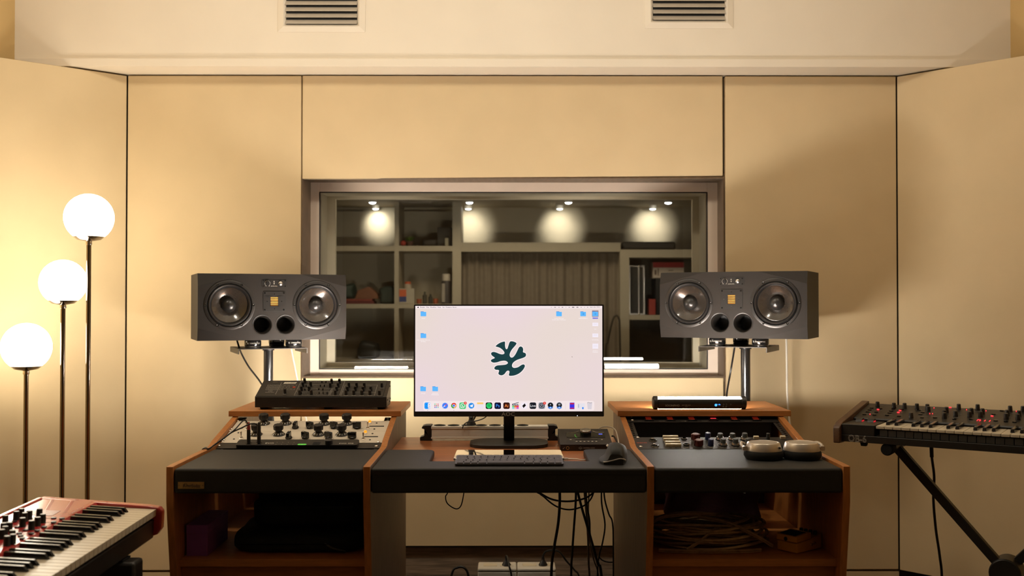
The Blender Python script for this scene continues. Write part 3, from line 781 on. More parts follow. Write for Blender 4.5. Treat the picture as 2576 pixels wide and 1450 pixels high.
for side, M, pl in (('left', ML, ((-.070, -.035), (.078, -.035), (.045, -.215))), ('right', MR, ((-.060, -.035), (.097, -.035), (-.012, -.215)))):
    for (x, z), w in zip(pl, ('front left', 'front right', 'rear')):
        puck('black round isolation foot under the %s loudspeaker, the %s one' % (side, w), M, (x, z))
def spkstand(label, M, pole_px):
    # plate under the feet; its flanges turn down at both ends
    o = M @ Vector((0, -.0305, -.125)); o.z = M.translation.z - .0305
    t = thing('speaker_stand', label, 'stand', Matrix.Translation((o.x, o.y, 0)) @ RZ(math.atan2(M.col[0][1], M.col[0][0])), 'loudspeaker stands')
    z = o.z
    m = MB(); x0, x1 = -.124, .124
    m.bx(x0, x1, -.115, .125, z - .003, z - .0002); m.bx(x0 - .0005, x0 + .0025, -.115, .125, z - .020, z - .003); m.bx(x1 - .0025, x1 + .0005, -.115, .125, z - .020, z - .003)
    m.build('top_plate', STAND, t)
    px_ = .024 if pole_px > 1000 else 0
    MB().cyl((px_, 0, .02), (px_, 0, z - .003), .0175, 28).build('pole', POLEB, t)
    b_ = MB().bx(-.11, .11, -.06, .06, 0, .02); b_.build('base', BLACKMET, t, bevel=.003)
    MB().cyl((px_, 0, z - .012), (px_, 0, z - .004), .022, 24).build('collar', BLACKP, t)
STAND = mat('stand_metal', (.055, .048, .040), .4, .4)
POLEB = mat('black_enamel_pole', (.014, .013, .012), .2, coat=.15)
spkstand('black pole stand behind the left desk cabinet, under the left loudspeaker', ML, 676)
spkstand('black pole stand behind the right desk cabinet, under the right loudspeaker', MR, 1872)
def cable(name, label, pts, r, m, group=None, k=5):
    if name == 'speaker_cable': pts = pts + [Vector((pts[-1].x, pts[-1].y, .25)), Vector((pts[-1].x + .02, pts[-1].y - .03, r))]
    o = MB().tube(pts, r, 7, k).build(name, m); return tag(o, label, 'cable', group)
cable('speaker_cable', 'black cable hanging from the left loudspeaker behind the desk', [P(596, 856, 3.80), P(601, 872, 3.85), P(609, 893, 3.92), P(627, 925, 3.93), P(655, 962, 3.88), P(680, 1010, 3.80), P(690, 1100, 3.75), P(695, 1250, 3.72)], .0034, CABLEB)
cable('speaker_cable', 'white cable hanging behind the left loudspeaker stand', [P(728, 855, 4.03), P(737, 900, 4.03), P(749, 960, 4.01), P(764, 1030, 3.98), P(778, 1100, 3.9), P(785, 1250, 3.8)], .0034, CABLEW)
cable('speaker_cable', 'black cable hanging below the right loudspeaker in front of the window frame', [P(1850, 853, 3.88), P(1847, 880, 3.9), P(1838, 935, 3.95), P(1828, 995, 3.9), P(1826, 1060, 3.8), P(1826, 1250, 3.7)], .0034, CABLEB)
cable('speaker_cable', 'white cable hanging straight down below the outer end of the right loudspeaker', [P(1978, 850, 4.0), P(1979, 900, 4.02), P(1980, 985, 4.02), P(1984, 1040, 4.0), P(1990, 1100, 3.95), P(1995, 1250, 3.9)], .0040, CABLEW)

# ================================================================ desktop synthesizer on the left shelf
s0_, s1_ = P(641, 1000, 3.333), P(972.5, 1000, 3.333)
zb_ = P(0, 1026, 3.333).z; zt_ = P(0, 999.5, 3.333).z; zk = P(0, 958.5, 3.453).z
w = s1_.x - s0_.x
M0 = T((s0_.x + s1_.x) / 2, 3.333, .8095)
sy = thing('desktop_synthesizer', 'black desktop synthesizer covered in knobs on the left shelf', 'synthesizer', M0)
h = w / 2; a0, a1, a2 = zb_ - .8095, zt_ - .8095, zk - .8095
MB().prism([(0, a0), (0, a1), (.120, a2), (.120, a0 + .012), (.105, a0)], -h, h, YZ).build('case', BLACKMET, sy, bevel=.0012)
ft = MB().prism([(-.012, a0), (.012, a0), (.009, 0), (-.009, 0)], .012, .032, frame((0, 0, 0), (1, 0, 0), (0, 0, 1), (0, 1, 0))).build('foot', RUBBER, sy)
spread(ft, [T(x, y, 0) for x in (-h + .025, .02, h - .02) for y in (0, .06)])
al = math.atan2(a2 - a1, .120)
PM = M0 @ frame((0, 0, a1 + .0004), (1, 0, 0), (0, math.cos(al), math.sin(al)), (0, -math.sin(al), math.cos(al)))
pl = MB().bx(-h + .006, h - .012, .003, .125, 0, .0010).build('control_panel', BLACKMET, sy); pl.matrix_basis = M0.inverted() @ PM
kn = MB().lathe([(.0050, 0), (.0047, .0005), (.0047, .0125), (.0040, .0160), (.0001, .0165)], 18).build('knob', BLACKP, pl)
kb1 = [(1120, 665), (1595, 700), (1975, 700), (1655, 575), (1905, 575), (1700, 440), (1955, 430), (1760, 320)]
kb2 = [(560, 705), (905, 705), (1160, 705), (1420, 705), (1680, 705), (605, 585), (950, 585), (1210, 580), (1460, 585), (1710, 580), (400, 465), (655, 465), (1000, 460), (1250, 460), (1500, 465), (445, 340), (700, 340), (2070, 465), (1990, 710)]
kp = [(630 + a / 12.88, 940 + b / 12.88 - .6) for a, b in kb1] + [(800 + a / 12.88, 940 + b / 12.88 - .6) for a, b in kb2]
spread(kn, [T(*on(PM, *p), .001) for p in kp])
d = MB()
def seg(p, q, wd=.0005, z=.0012):
    a = Vector((*p, z)); b_ = Vector((*q, z)); n = (b_ - a).normalized(); s_ = Vector((-n.y, n.x, 0)) * wd
    d.add([a - s_, b_ - s_, b_ + s_, a + s_], [(0, 1, 2, 3)])
def pg(a, b): return on(PM, 630 + a / 12.88, 940 + b / 12.88)
def pg2(a, b): return on(PM, 800 + a / 12.88, 940 + b / 12.88)
def pathline(f, pts):
    q = [f(*p) for p in pts]
    for i in range(len(q) - 1): seg(q[i], q[i + 1])
pathline(pg, [(1015, 300), (810, 690)])
pathline(pg, [(1640, 265), (1415, 725)])
pathline(pg2, [(-540, 262), (870, 262), (700, 725)]); pathline(pg2, [(-775, 728), (345, 728), (440, 505)])
for yy in (375, 490, 610): pathline(pg2, [(-560 - (yy - 262) * .48, yy), (820 - (yy - 262) * .4, yy)])
pathline(pg2, [(385, 728), (690, 728)]); pathline(pg2, [(385, 728), (480, 505)]); pathline(pg2, [(735, 740), (880, 385), (1925, 385), (1820, 740), (735, 740)]); pathline(pg2, [(780, 612), (1870, 625)])
for yy, x0 in ((402, 545), (462, 515), (522, 485)):
    for k in range(3): 
        cxx = x0 + 65 + k * 133; q = [pg(cxx - 55, yy + 20), pg(cxx + 40, yy + 20), pg(cxx + 55, yy - 20), pg(cxx - 40, yy - 20)]
        for i in range(4): seg(q[i], q[(i + 1) % 4], .0004)
        d.text(str(1 + k + 3 * ((402, 462, 522).index(yy))), .0060, T(*pg(cxx, yy), .0012))
q = [pg(585, 602), pg(690, 602), pg(712, 562), pg(608, 562)]
for i in range(4): seg(q[i], q[(i + 1) % 4], .0004)
d.text('0', .006, T(*pg(648, 582), .0012))
for yy, x0, ks in ((400, 1045, (0, 1, 2, 3)), (462, 1015, (0, 1.5)), (522, 980, (0, 2, 3))):
    for k in ks:
        cxx = x0 + k * 133; q = [pg(cxx - 55, yy + 22), pg(cxx + 40, yy + 22), pg(cxx + 55, yy - 22), pg(cxx - 40, yy - 22)]
        for i in range(4): seg(q[i], q[(i + 1) % 4], .0003)
for a, b, l in ((480, 622, 150), (650, 622, 110), (730, 290, 150), (1055, 680, 100)):
    x, y = pg(a, b); x2, _ = pg(a + l, b); d.bx(x, x2, y - .0006, y + .0006, .001, .0012)
for a, b in kb2[:5] + kb2[17:]:
    x, y = pg2(a - 70, b + 17); x2, _ = pg2(a + 70, b + 17); d.bx(x, x2, y - .0014, y + .0002, .001, .0012)
random.seed(3)
for yy in (290, 340, 395, 445, 510, 560, 640, 690):
    for xx in range(-560, 330, 60):
        if random.random() < .55:
            x, y = pg2(xx - (yy - 262) * .4 + random.uniform(0, 30), yy); d.bx(x, x + random.uniform(.001, .0035), y - .0005, y + .0005, .001, .0012)
tag(d.build('panel_lettering', GREYINK, pl, smooth=False), 'fine white lines and lettering')
x, y = pg(1290, 318); x0 = pg(1085, 318)[0]; x1 = pg(1490, 318)[0]
m = MB().prism([(x0 - .001, y - .0055), (x1 - .0025, y - .0055), (x1 + .001, y + .0055), (x0 + .0025, y + .0055)], .001, .0013).use(1).text('Pro-800', .0085, T((x0 + x1) / 2, y, .0014), sx=1.15)
m.build('name_badge', [WHITEINK, DARKINK], pl, smooth=False)
x, y = pg(1412, 462); MB(T(x, y, .001)).bx(-.0043, .0043, -.0035, .0035, 0, .0012).build('record_button', LEDSW, pl)
sl = MB().bx(-.0014, .0014, -.0022, .0022, .001, .0065).build('slide_switch', BLACKG, pl)
spread(sl, [T(*pg2(a, b), 0) for b, xs_ in ((310, (-390, -270, 130, 260)), (430, (-500, -380, 80, 210)), (545, (-420, 30, 160)), (665, (-540, 40, 170, 300))) for a in xs_])
bo = MB().lathe([(.0030, 0), (.0028, .0022), (.0001, .0026)], 12).build('side_bolt', BLACKP, sy)
spread(bo, [T(h, y, z) @ RY(PI / 2) for y, z in ((.090, a2 - .016), (.025, a0 + .022), (.08, a0 + .012), (.10, a0 + .02))])

# ================================================================ LED tubes lighting the wall from the shelves
def tubelight(label, xc, Y, z, L, main):
    t = thing('led_tube_light', label, 'lamp', T(xc, Y, z), 'led tube lights lying on the desk shelves')
    r = .0200
    X = frame((0, 0, r + .001), (0, 1, 0), (0, 0, 1), (1, 0, 0))   # lathe axis along x: local x->depth, y->up
    # black half shell towards the room (about 200 degrees), diffuser towards the wall
    def arc(a0, a1, rr, n=22): return [(rr * math.cos(R(a0 + (a1 - a0) * i / n)), rr * math.sin(R(a0 + (a1 - a0) * i / n))) for i in range(n + 1)]
    hl = L / 2 - .018
    A = arc(140, 263, r); B = arc(263, 140, r - .003)
    m = MB().prism(A + B, -hl, hl, X); m.build('housing', BLACKMET, t)
    D = arc(-98, 110, r - .0012)
    D = arc(-96, 139, r - .0008)
    m = MB().prism(D + arc(139, -96, r - .004), -hl, hl, X)
    m.build('diffuser', TUBEM, t, smooth=False)
    for s in (-1, 1):
        MB().lathe([(.0001, 0), (r * .82, 0), (r + .0012, .003), (r + .0012, .015), (r - .001, .017), (r - .001, .019), (.0001, .019)], 26, X @ T(0, 0, (-L / 2 if s < 0 else L / 2)) @ Matrix.Diagonal((1, 1, -s, 1))).build('end_cap', BLACKP, t)
    FM = frame((0, -r - .0006, r + .001), (1, 0, 0), (0, 0, 1), (0, -1, 0))
    if main:
        m = MB(FM).text('SOONPHO', .0085, T(-.112 + .022, -.0075, 0), sx=1.1)
        m.text('LED TUBE LIGHT', .0038, T(-.045, -.0065, 0)); m.text('5V 2A', .0030, T(-.045, -.0110, 0))
        m.build('lettering', GREYINK, t, smooth=False)
        m = MB(FM).lathe([(.0030, 0), (.0042, .0003), (.0030, .0006)], 16, T(.050, -.006, 0)); m.bx(.0515, .0555, -.0042, -.0030, 0, .0005); m.bx(.058, .0645, -.0060, -.0045, 0, .0005); m.bx(.059, .063, -.0030, -.0024, 0, .0005)
        tag(m.build('display', LEDB, t, smooth=False), 'small blue lit readout')
        bt = MB(FM).lathe([(.0028, 0), (.0026, .0008), (.0001, .0009)], 14).build('button', GREYPL, t)
        spread(bt, [T(x, 0, z) for x, z in ((.075, .0005 - .0045), (.084, -.004), (.098, -.004), (.074, -.0105), (.083, -.0105))])
    return t
tubelight('black LED tube light lying on the right shelf, glowing towards the wall', P(1756, 0, 3.345).x, 3.345, .8095, .302, True)
tubelight('LED tube light behind the desktop synthesizer on the left shelf, glowing towards the wall', -.60, 3.545, .8095, .288, False)

# ================================================================ computer display
MY = 3.19; SM = F / MY
def mx(px): return (px - 1275) / SM
def mz(py): return HC - (py - 765) / SM
MM = facing((mx(1280.5), MY, ZD))
mon = thing('computer_monitor', 'wide black computer display showing a pale pink desktop with a dark green logo', 'monitor', T(mx(1280.5), MY, ZD))
FM = frame((0, 0, 0), (1, 0, 0), (0, 0, 1), (0, -1, 0))
ccx = mx(1280.5)
x0, x1, z0, z1 = mx(1041.5) - ccx, mx(1519) - ccx, mz(1048) - ZD, mz(766.5) - ZD
u0, u1, v0, v1 = mx(1045) - ccx, mx(1515) - ccx, mz(1035) - ZD, mz(770) - ZD
m = MB(FM); m.prism(rrect(x0, x1, z0, z1, .003), -.012, .0)
m.prism(rrect(x0, x1, z0, z1, .003), 0, .0018, None, [[(u0, v0), (u1, v0), (u1, v1), (u0, v1)]])
m.prism([(x0 + .08, z0 + .02), (x1 - .08, z0 + .02), (x1 - .10, z1 - .09), (x0 + .10, z1 - .09)], -.034, -.012)
m.build('housing', BLACKP, mon, smooth=False)
nx0, nx1 = P(1267, 0, 3.27).x - mx(1280.5), P(1294, 0, 3.27).x - mx(1280.5)
nk = MB().prism([(.036, z0 + .10), (.050, z0 + .10), (.120, .010), (.104, .010)], nx0, nx1, YZ)
nk.build('stand_neck', BLACKP, mon, bevel=.003)
bs = MB(T(0, .068, 0)).prism(rrect(-.122, .122, -.087, .087, .060, 8), 0, .0105)
bs.build('stand_base', BLACKP, mon, bevel=.003)
m = MB(FM); m.text('AOC', .0165, T(mx(1278.5) - ccx, mz(1042) - ZD, .0021), sx=1.15); tag(m.build('logo', GREYINK, mon, smooth=False), 'grey maker lettering on the lower bezel')
MB(FM).lathe([(.0011, 0), (.0001, .0004)], 10, T(mx(1452) - ccx, mz(1046) - ZD, .0018)).build('power_light', LEDWH, mon)

# the picture on the screen: one flat lit mesh, many colours
PAL = {}; PL = []
def pal(r, g, b):
    k = (r, g, b)
    if k not in PAL: PAL[k] = len(PL); PL.append(flat('screen_%d_%d_%d' % k, lin(r, g, b), 1.0))
    return PAL[k]
s = MB(FM)
# background with the soft pink-to-cream wallpaper
def wallpaper():
    m = bpy.data.materials.new('screen_wallpaper'); m.use_nodes = True; nt = m.node_tree; N = nt.nodes; L = nt.links; b = N['Principled BSDF']
    tc = N.new('ShaderNodeTexCoord'); n = N.new('ShaderNodeTexNoise'); n.inputs['Scale'].default_value = 3.2; n.inputs['Detail'].default_value = 1
    rp = N.new('ShaderNodeValToRGB'); rp.color_ramp.elements[0].position = .35; rp.color_ramp.elements[1].position = .65
    rp.color_ramp.elements[0].color = (*lin(230, 211, 215), 1); rp.color_ramp.elements[1].color = (*lin(229, 214, 205), 1)
    L.new(tc.outputs['Object'], n.inputs[0]); L.new(n.outputs[0], rp.inputs[0]); L.new(rp.outputs[0], b.inputs['Emission Color'])
    b.inputs['Emission Strength'].default_value = 1.0; b.inputs['Base Color'].default_value = (0, 0, 0, 1); b.inputs['Roughness'].default_value = .3
    return m
PL.append(wallpaper()); s.use(0)
s.bx(u0, u1, v0, v1, .0002, .0004)
def X6(a): return mx(1030 + a / 4.532) - ccx
def Z6(b): return mz(750 + b / 4.532) - ZD
K = 1 / 4.532 / SM
def rect(a0, a1, b0, b1, col, r=0, z=.0006):
    s.use(pal(*col))
    if r: s.poly(rrect(X6(a0), X6(a1), Z6(b1), Z6(b0), r * K, 4), z)
    else: s.poly([(X6(a0), Z6(b1)), (X6(a1), Z6(b1)), (X6(a1), Z6(b0)), (X6(a0), Z6(b0))], z)
def disc(a, b, r, col, z=.0008, n=24): s.use(pal(*col)); s.poly(circ(X6(a), Z6(b), r * K, n), z)
def pp(pts, col, z=.0009): s.use(pal(*col)); s.poly([(X6(a), Z6(b)) for a, b in pts], z)
def tx(t, a, b, size, col, z=.0010, sx=1): s.use(pal(*col)); s.text(t, size * K, T(X6(a), Z6(b), z), sx=sx)
rect(69, 2196, 93, 121, (240, 226, 228))
for t, a in (('Finder', 151), ('File', 208), ('Modifica', 272), ('Vista', 340), ('Vai', 389), ('Finestra', 448), ('Aiuto', 515)): tx(t, a, 107, 21 if a > 160 else 22, (60, 50, 60) if a > 160 else (25, 20, 25))
disc(99, 108, 7, (10, 10, 12)); disc(102, 100, 2.5, (10, 10, 12))
tx('Sab 6 dic 19:01', 2115, 105, 19, (70, 60, 60))
for a, k in ((1618, 5), (1660, 10), (1705, 7), (1745, 9), (1783, 6), (1822, 8), (1866, 14), (1915, 12), (1958, 8), (1996, 7), (2031, 8)):
    rect(a - k, a + k, 107 - k * .45, 107 + k * .45, (40, 35, 40) if k > 8 else (110, 100, 110), k * .4)
leaf = [(980, 553), (1000, 532), (1040, 508), (1080, 497), (1090, 505), (1090, 540), (1095, 570), (1105, 585), (1118, 575), (1128, 545), (1142, 505), (1158, 494), (1190, 498), (1218, 512), (1220, 522), (1205, 545), (1170, 585), (1150, 620), (1142, 650), (1150, 672), (1165, 680), (1185, 672), (1210, 640), (1235, 590), (1250, 562), (1270, 553), (1290, 565), (1297, 590), (1295, 618), (1320, 628), (1329, 645), (1322, 668), (1290, 685), (1230, 705), (1190, 730), (1172, 755), (1170, 780), (1185, 795), (1205, 797), (1240, 788), (1275, 765), (1300, 757), (1315, 768), (1312, 790), (1290, 825), (1250, 860), (1200, 882), (1150, 888), (1134, 880), (1137, 860), (1140, 838), (1125, 828), (1105, 838), (1085, 865), (1060, 880), (1035, 880), (1014, 865), (1018, 845), (1022, 828), (1010, 820), (985, 818), (968, 805), (975, 785), (1000, 770), (1050, 765), (1095, 760), (1118, 748), (1122, 738), (1108, 722), (1080, 715), (1040, 720), (1000, 733), (960, 737), (935, 727), (929, 712), (940, 700), (968, 688), (970, 678), (945, 660), (931, 640), (937, 622), (960, 615), (990, 622), (1030, 638), (1060, 643), (1080, 635), (1082, 620), (1065, 595), (1030, 568)]
q = smooth_path([(X6(a), Z6(b), 0) for a, b in leaf + leaf[:1]], 3)[:-1]
n = len(q); off = []
for i in range(n):
    d = (q[(i + 1) % n] - q[i - 1]).normalized(); off.append(Vector((-d.y, d.x, 0)) * 8 * K)
s.use(pal(248, 236, 236))
s.add([(*(q[i] + off[i]).xy, .00055) for i in range(n)] + [(*(q[i] - off[i]).xy, .00055) for i in range(n)], [(i, (i + 1) % n, n + (i + 1) % n, n + i) for i in range(n)])
s.use(pal(27, 62, 66)); s.poly([(p.x, p.y) for p in q], .0008)
rect(158, 2107, 1172, 1285, (240, 226, 226), 26)
def app(a, col, r=17): rect(a - 37, a + 37, 1190, 1264, col, r, .0008)
IC = [210, 309, 408, 508, 608, 707, 807, 907, 1007, 1107, 1208, 1307, 1407, 1508, 1607, 1707]
app(210, (32, 150, 250)); rect(212, 247, 1192, 1262, (225, 226, 240), 15, .0009); rect(196, 200, 1210, 1220, (20, 40, 80), 0, .001); rect(226, 230, 1210, 1220, (20, 40, 80), 0, .001)
s.use(pal(20, 40, 80)); s.tube([(X6(188), Z6(1236), .001), (X6(210), Z6(1248), .001), (X6(236), Z6(1236), .001)], 1.6 * K, 4)
app(309, (238, 226, 228))
for i, c in enumerate(((50, 190, 120), (235, 150, 100), (220, 60, 80), (190, 30, 40), (90, 90, 110), (200, 40, 60), (90, 40, 170), (40, 120, 220), (40, 190, 160))):
    rect(287 + 18 * (i % 3), 298 + 18 * (i % 3), 1204 + 18 * (i // 3), 1215 + 18 * (i // 3), c, 3, .001)
app(408, (222, 222, 235)); disc(408, 1227, 33, (70, 125, 240), .001); pp([(380, 1250), (404, 1222), (412, 1230)], (240, 240, 250), .0011); pp([(436, 1202), (404, 1222), (412, 1230)], (235, 60, 60), .0011)
app(508, (240, 228, 228))
for a0, c in ((30, (220, 55, 50)), (150, (60, 160, 70)), (270, (235, 170, 110))):
    s.use(pal(*c)); s.poly([(X6(508), Z6(1226))] + [(X6(508 + 32 * math.cos(R(a0 + t))), Z6(1226 - 32 * math.sin(R(a0 + t)))) for t in range(0, 121, 12)], .001)
disc(508, 1226, 16, (240, 235, 240), .0011); disc(508, 1226, 12, (50, 100, 235), .0012)
app(608, (70, 200, 120)); disc(608, 1226, 27, (240, 235, 235), .001); disc(608, 1226, 21, (70, 200, 120), .0011); pp([(583, 1253), (586, 1232), (600, 1246)], (240, 235, 235), .0012); pp([(598, 1214), (604, 1214), (606, 1224), (618, 1236), (620, 1242), (612, 1242), (600, 1230)], (240, 235, 235), .0012)
disc(638, 1197, 17, (225, 65, 55), .0013); tx('3', 638, 1197, 26, (250, 240, 240), .0014)
app(707, (236, 228, 232)); disc(707, 1227, 33, (45, 140, 225), .001); pp([(686, 1228), (728, 1210), (720, 1246), (706, 1238), (700, 1246), (699, 1234)], (240, 240, 245), .0011)
app(807, (232, 224, 232)); rect(770, 844, 1190, 1210, (245, 200, 110), 8, .001)
app(907, (12, 12, 14)); disc(907, 1227, 31, (40, 205, 105), .001)
s.use(pal(12, 12, 14))
for k, (hw, y) in enumerate(((20, 1215), (17, 1227), (14, 1238))): s.tube([(X6(907 - hw), Z6(y), .0011), (X6(907), Z6(y - 5), .0011), (X6(907 + hw), Z6(y + 4), .0011)], 2.0 * K, 4)
app(1007, (10, 12, 44)); tx('Ps', 1007, 1229, 52, (70, 150, 250), .0011)
app(1107, (50, 16, 12)); tx('Ai', 1107, 1229, 52, (255, 140, 70), .0011)
for k, c in enumerate(((120, 200, 120), (230, 110, 60), (230, 60, 90), (130, 210, 220), (250, 170, 160), (190, 100, 210))):
    rect(1171 + 25 * (k % 3), 1196 + 25 * (k % 3), 1226 + 19 * (k // 3), 1245 + 19 * (k // 3), c, 0, .001)
rect(1171, 1246, 1208, 1226, (25, 20, 45), 0, .001)
for k in range(4): pp([(1176 + 18 * k, 1225), (1184 + 18 * k, 1225), (1192 + 18 * k, 1209), (1184 + 18 * k, 1209)], (230, 225, 235), .0011)
pp([(1171, 1206), (1244, 1186), (1246, 1194), (1174, 1212)], (25, 20, 45), .0011)
for k in range(4): pp([(1180 + 17 * k, 1206 - 4.5 * k), (1187 + 17 * k, 1204 - 4.5 * k), (1181 + 17 * k, 1196 - 4.5 * k), (1174 + 17 * k, 1198 - 4.5 * k)], (230, 225, 235), .0012)
app(1307, (240, 230, 238)); pp([(1287, 1228), (1315, 1200), (1320, 1210), (1318, 1218), (1294, 1240), (1287, 1236)], (15, 14, 16), .001); pp([(1327, 1226), (1299, 1254), (1294, 1244), (1297, 1236), (1321, 1214), (1327, 1218)], (15, 14, 16), .0011)
app(1407, (24, 26, 36)); tx('Live', 1407, 1229, 40, (235, 235, 240), .0011)
app(1508, (150, 150, 160)); disc(1508, 1227, 32, (45, 46, 54), .001); disc(1508, 1227, 24, (175, 175, 185), .0011); disc(1508, 1227, 19, (45, 46, 54), .0012)
for k in range(3): q_ = R(30 + 120 * k); pp([(1508 - 3, 1227), (1508 + 3, 1227), (1508 + 22 * math.cos(q_) + 3, 1227 + 22 * math.sin(q_)), (1508 + 22 * math.cos(q_) - 3, 1227 + 22 * math.sin(q_))], (175, 175, 185), .0013)
disc(1540, 1198, 17, (225, 65, 55), .0014); tx('1', 1540, 1198, 26, (250, 240, 240), .0015)
for a in (1607, 1707):
    disc(a, 1222, 34, (170, 175, 190), .0009); disc(a, 1222, 30, (16, 16, 20), .001)
    pp([(a - 33, 1250), (a, 1234), (a + 33, 1250), (a, 1268)], (50, 120, 215), .0012); pp([(a - 12, 1250), (a, 1242), (a + 12, 1250), (a, 1260)], (190, 215, 240), .0013)
    if a > 1650:
        for k in (-10, 0, 10): rect(a + k - 2, a + k + 2, 1204, 1226, (200, 205, 215), 0, .0013)
    else: pp([(a - 9, 1222), (a, 1204), (a + 9, 1222), (a + 4, 1222), (a, 1212), (a - 4, 1222)], (200, 205, 215), .0013)
rect(1778, 1780, 1192, 1270, (205, 190, 195), 0, .0008)
rect(1826, 1880, 1192, 1267, (60, 50, 225), 4, .0009); rect(1830, 1876, 1196, 1212, (190, 40, 70), 0, .001); rect(1830, 1876, 1250, 1263, (190, 40, 70), 0, .001)
rect(1912, 1998, 1200, 1262, (226, 222, 230), 4, .0009); rect(1925, 1930, 1210, 1250, (120, 120, 140), 0, .001); rect(1968, 1984, 1243, 1268, (40, 130, 240), 6, .0011)
pp([(2024, 1196), (2082, 1196), (2074, 1268), (2032, 1268)], (214, 206, 214), .0009); s.use(pal(80, 80, 90)); s.tube([(X6(2026), Z6(1196), .001), (X6(2040), Z6(1190), .001), (X6(2060), Z6(1197), .001), (X6(2080), Z6(1192), .001)], 2.5 * K, 4)
disc(210, 1279, 3, (70, 60, 70)); disc(508, 1279, 3, (70, 60, 70))
def folder(a, b, lab=None, tagc=False, l2=None):
    rect(a - 32, a + 4, b - 28, b - 10, (50, 130, 215), 4, .0008); rect(a - 32, a + 32, b - 23, b + 27, (95, 182, 250), 4, .0009)
    if tagc: disc(a, b + 1, 11, (60, 140, 215), .001, 16); disc(a - 2, b + 1, 7, (95, 182, 250), .0011, 16)
    if lab: tx(lab, a, b + 52, 17, (250, 244, 246))
    if l2: tx(l2, a, b + 68, 17, (250, 244, 246))
rect(2081, 2156, 142, 215, (150, 138, 150), 5, .0006)
folder(160, 182, 'Audio'); folder(160, 430, 'MIX_NOTE_VFX_W', False, 'RITING'); folder(158, 1035, 'Google'); folder(295, 1035, 'SESSIONI', False, 'PREMIXING')
folder(1705, 182, 'Cover Artwork', False, 'SCAN_REC 76/Master'); folder(1980, 182, 'DOCUMENTI', True); folder(2118, 182, None, True)
rect(2087, 2150, 222, 239, (70, 70, 205), 4, .0009); tx('LAVORO', 2118, 230, 16, (235, 235, 250), .0011)
for b, hh_, t1, t2 in ((302, 20, 'test', None), (427, 21, 'ROOM Eq', None), (550, 29, 'Analisi e', 'Metadata')):
    rect(2086, 2152, b - hh_, b + hh_, (240, 232, 242), 2, .0008); rect(2098, 2140, b - 4, b - 1, (215, 205, 218), 0, .0009); tx(t1, 2118, b + 52, 17, (250, 244, 246))
    if t2: tx(t2, 2118, b + 68, 17, (250, 244, 246))
pp([(1851, 663), (1851, 677), (1855, 674), (1859, 676)], (30, 30, 30), .001)
s.build('screen', PL, mon, smooth=False, fix=False)

# ================================================================ power strip behind the display
px0, px1 = P(1058, 0, 3.36).x, P(1407, 0, 3.36).x
ps = thing('power_strip', 'aluminium power strip lying behind the display foot', 'power strip', T((px0 + px1) / 2, 3.36, ZD))
h = (px1 - px0) / 2; e = .036
MB().bx(-h + e, h - e, 0, .044, .006, .047).bx(-h + e, h - e, -.0015, 0, .006, .012).bx(-h + e, h - e, -.0015, 0, .038, .0465).build('body', ALU, ps, bevel=.001)
for sg in (-1, 1):
    MB().prism([(sg * (h - e - .002), 0), (sg * h, 0), (sg * h, .011), (sg * (h - .014), .016), (sg * (h - .014), .037), (sg * (h - .005), .040), (sg * (h - .008), .047), (sg * (h - .018), .050), (sg * (h - e - .002), .050)], -.001, .045, frame((0, 0, 0), (1, 0, 0), (0, 0, 1), (0, 1, 0))).build('end_bracket', BLACKP, ps, bevel=.0015)
sk = MB().lathe([(.0195, 0), (.0195, .0014), (.0165, .0018), (.0155, -.001), (.0001, -.001)], 28).build('socket', BLACKP, ps)
spread(sk, [T(-h + e + .027 + k * .0450, .022, .047) for k in range(7)])
pg_ = thing('power_plug', 'black power plug standing upright in the power strip', 'plug', T(P(1186, 0, 3.382).x, 3.382, ZD + .0475))
MB().lathe([(.0165, 0), (.0160, .004), (.0085, .017), (.0070, .024), (.0090, .026), (.0055, .030), (.0050, .046), (.0001, .046)], 20).build('plug_body', BLACKP, pg_)
Q = pg_.matrix_world.inverted(); B0 = Vector(pg_.matrix_world.translation)
MB(Q).tube([B0 + Vector((0, 0, .044)), B0 + Vector((.003, 0, .07)), B0 + Vector((.010, .01, .12)), B0 + Vector((.02, .02, .2))], .0036, 8).build('lead', CABLEB, pg_)
cable('display_cable', 'thin black cable looping from the display down to the power strip', [P(1226, 1046, 3.34), P(1215, 1054, 3.35), P(1196, 1060, 3.352), P(1178, 1062, 3.352), P(1168, 1068, 3.352), P(1164, 1076, 3.354), P(1163, 1090, 3.415)], .0018, CABLEB)
cable('display_cable', 'short black cable dropping behind the upright power plug', [P(1199, 1040, 3.40), P(1194, 1052, 3.41), P(1188, 1064, 3.415), P(1186, 1085, 3.42)], .0026, CABLEB)

# ================================================================ laptop, keyboard, mouse, audio interface
lx0, lx1 = P(1139.5, 0, 2.784).x, P(1421, 0, 2.784).x
lc = (lx0 + lx1) / 2; lw = (lx1 - lx0) / 2 - .002
lp = thing('closed_laptop', 'closed silver laptop with a mirror-like lid under the display', 'laptop', T(lc, 2.885, ZD + .0026) @ RX(-.025))
ft = MB().lathe([(.008, 0), (.008, .0075), (.0001, .0075)], 14).build('foot', RUBBER, lp); spread(ft, [T(x, y, 0) for x in (-lw + .02, lw - .02) for y in (-.083, .083)])
MB().prism(rrect(-lw, lw, -.098, .098, .010, 5), .0075, .0165).build('base', STEEL, lp, bevel=.0015)
MB().prism(rrect(-lw, lw, -.098, .098, .010, 5), .0175, .0235).build('lid', MIRROR, lp, bevel=.0012)
o = thing('charging_cable', 'white plug and cable running from the side of the laptop', 'cable', T(lc + lw, 2.865, ZD + .0145))
MB().prism(rrect(.0005, .0145, -.0045, .0045, .003), -.0030, .0030).build('plug_body', WHITEPL, o, bevel=.001)
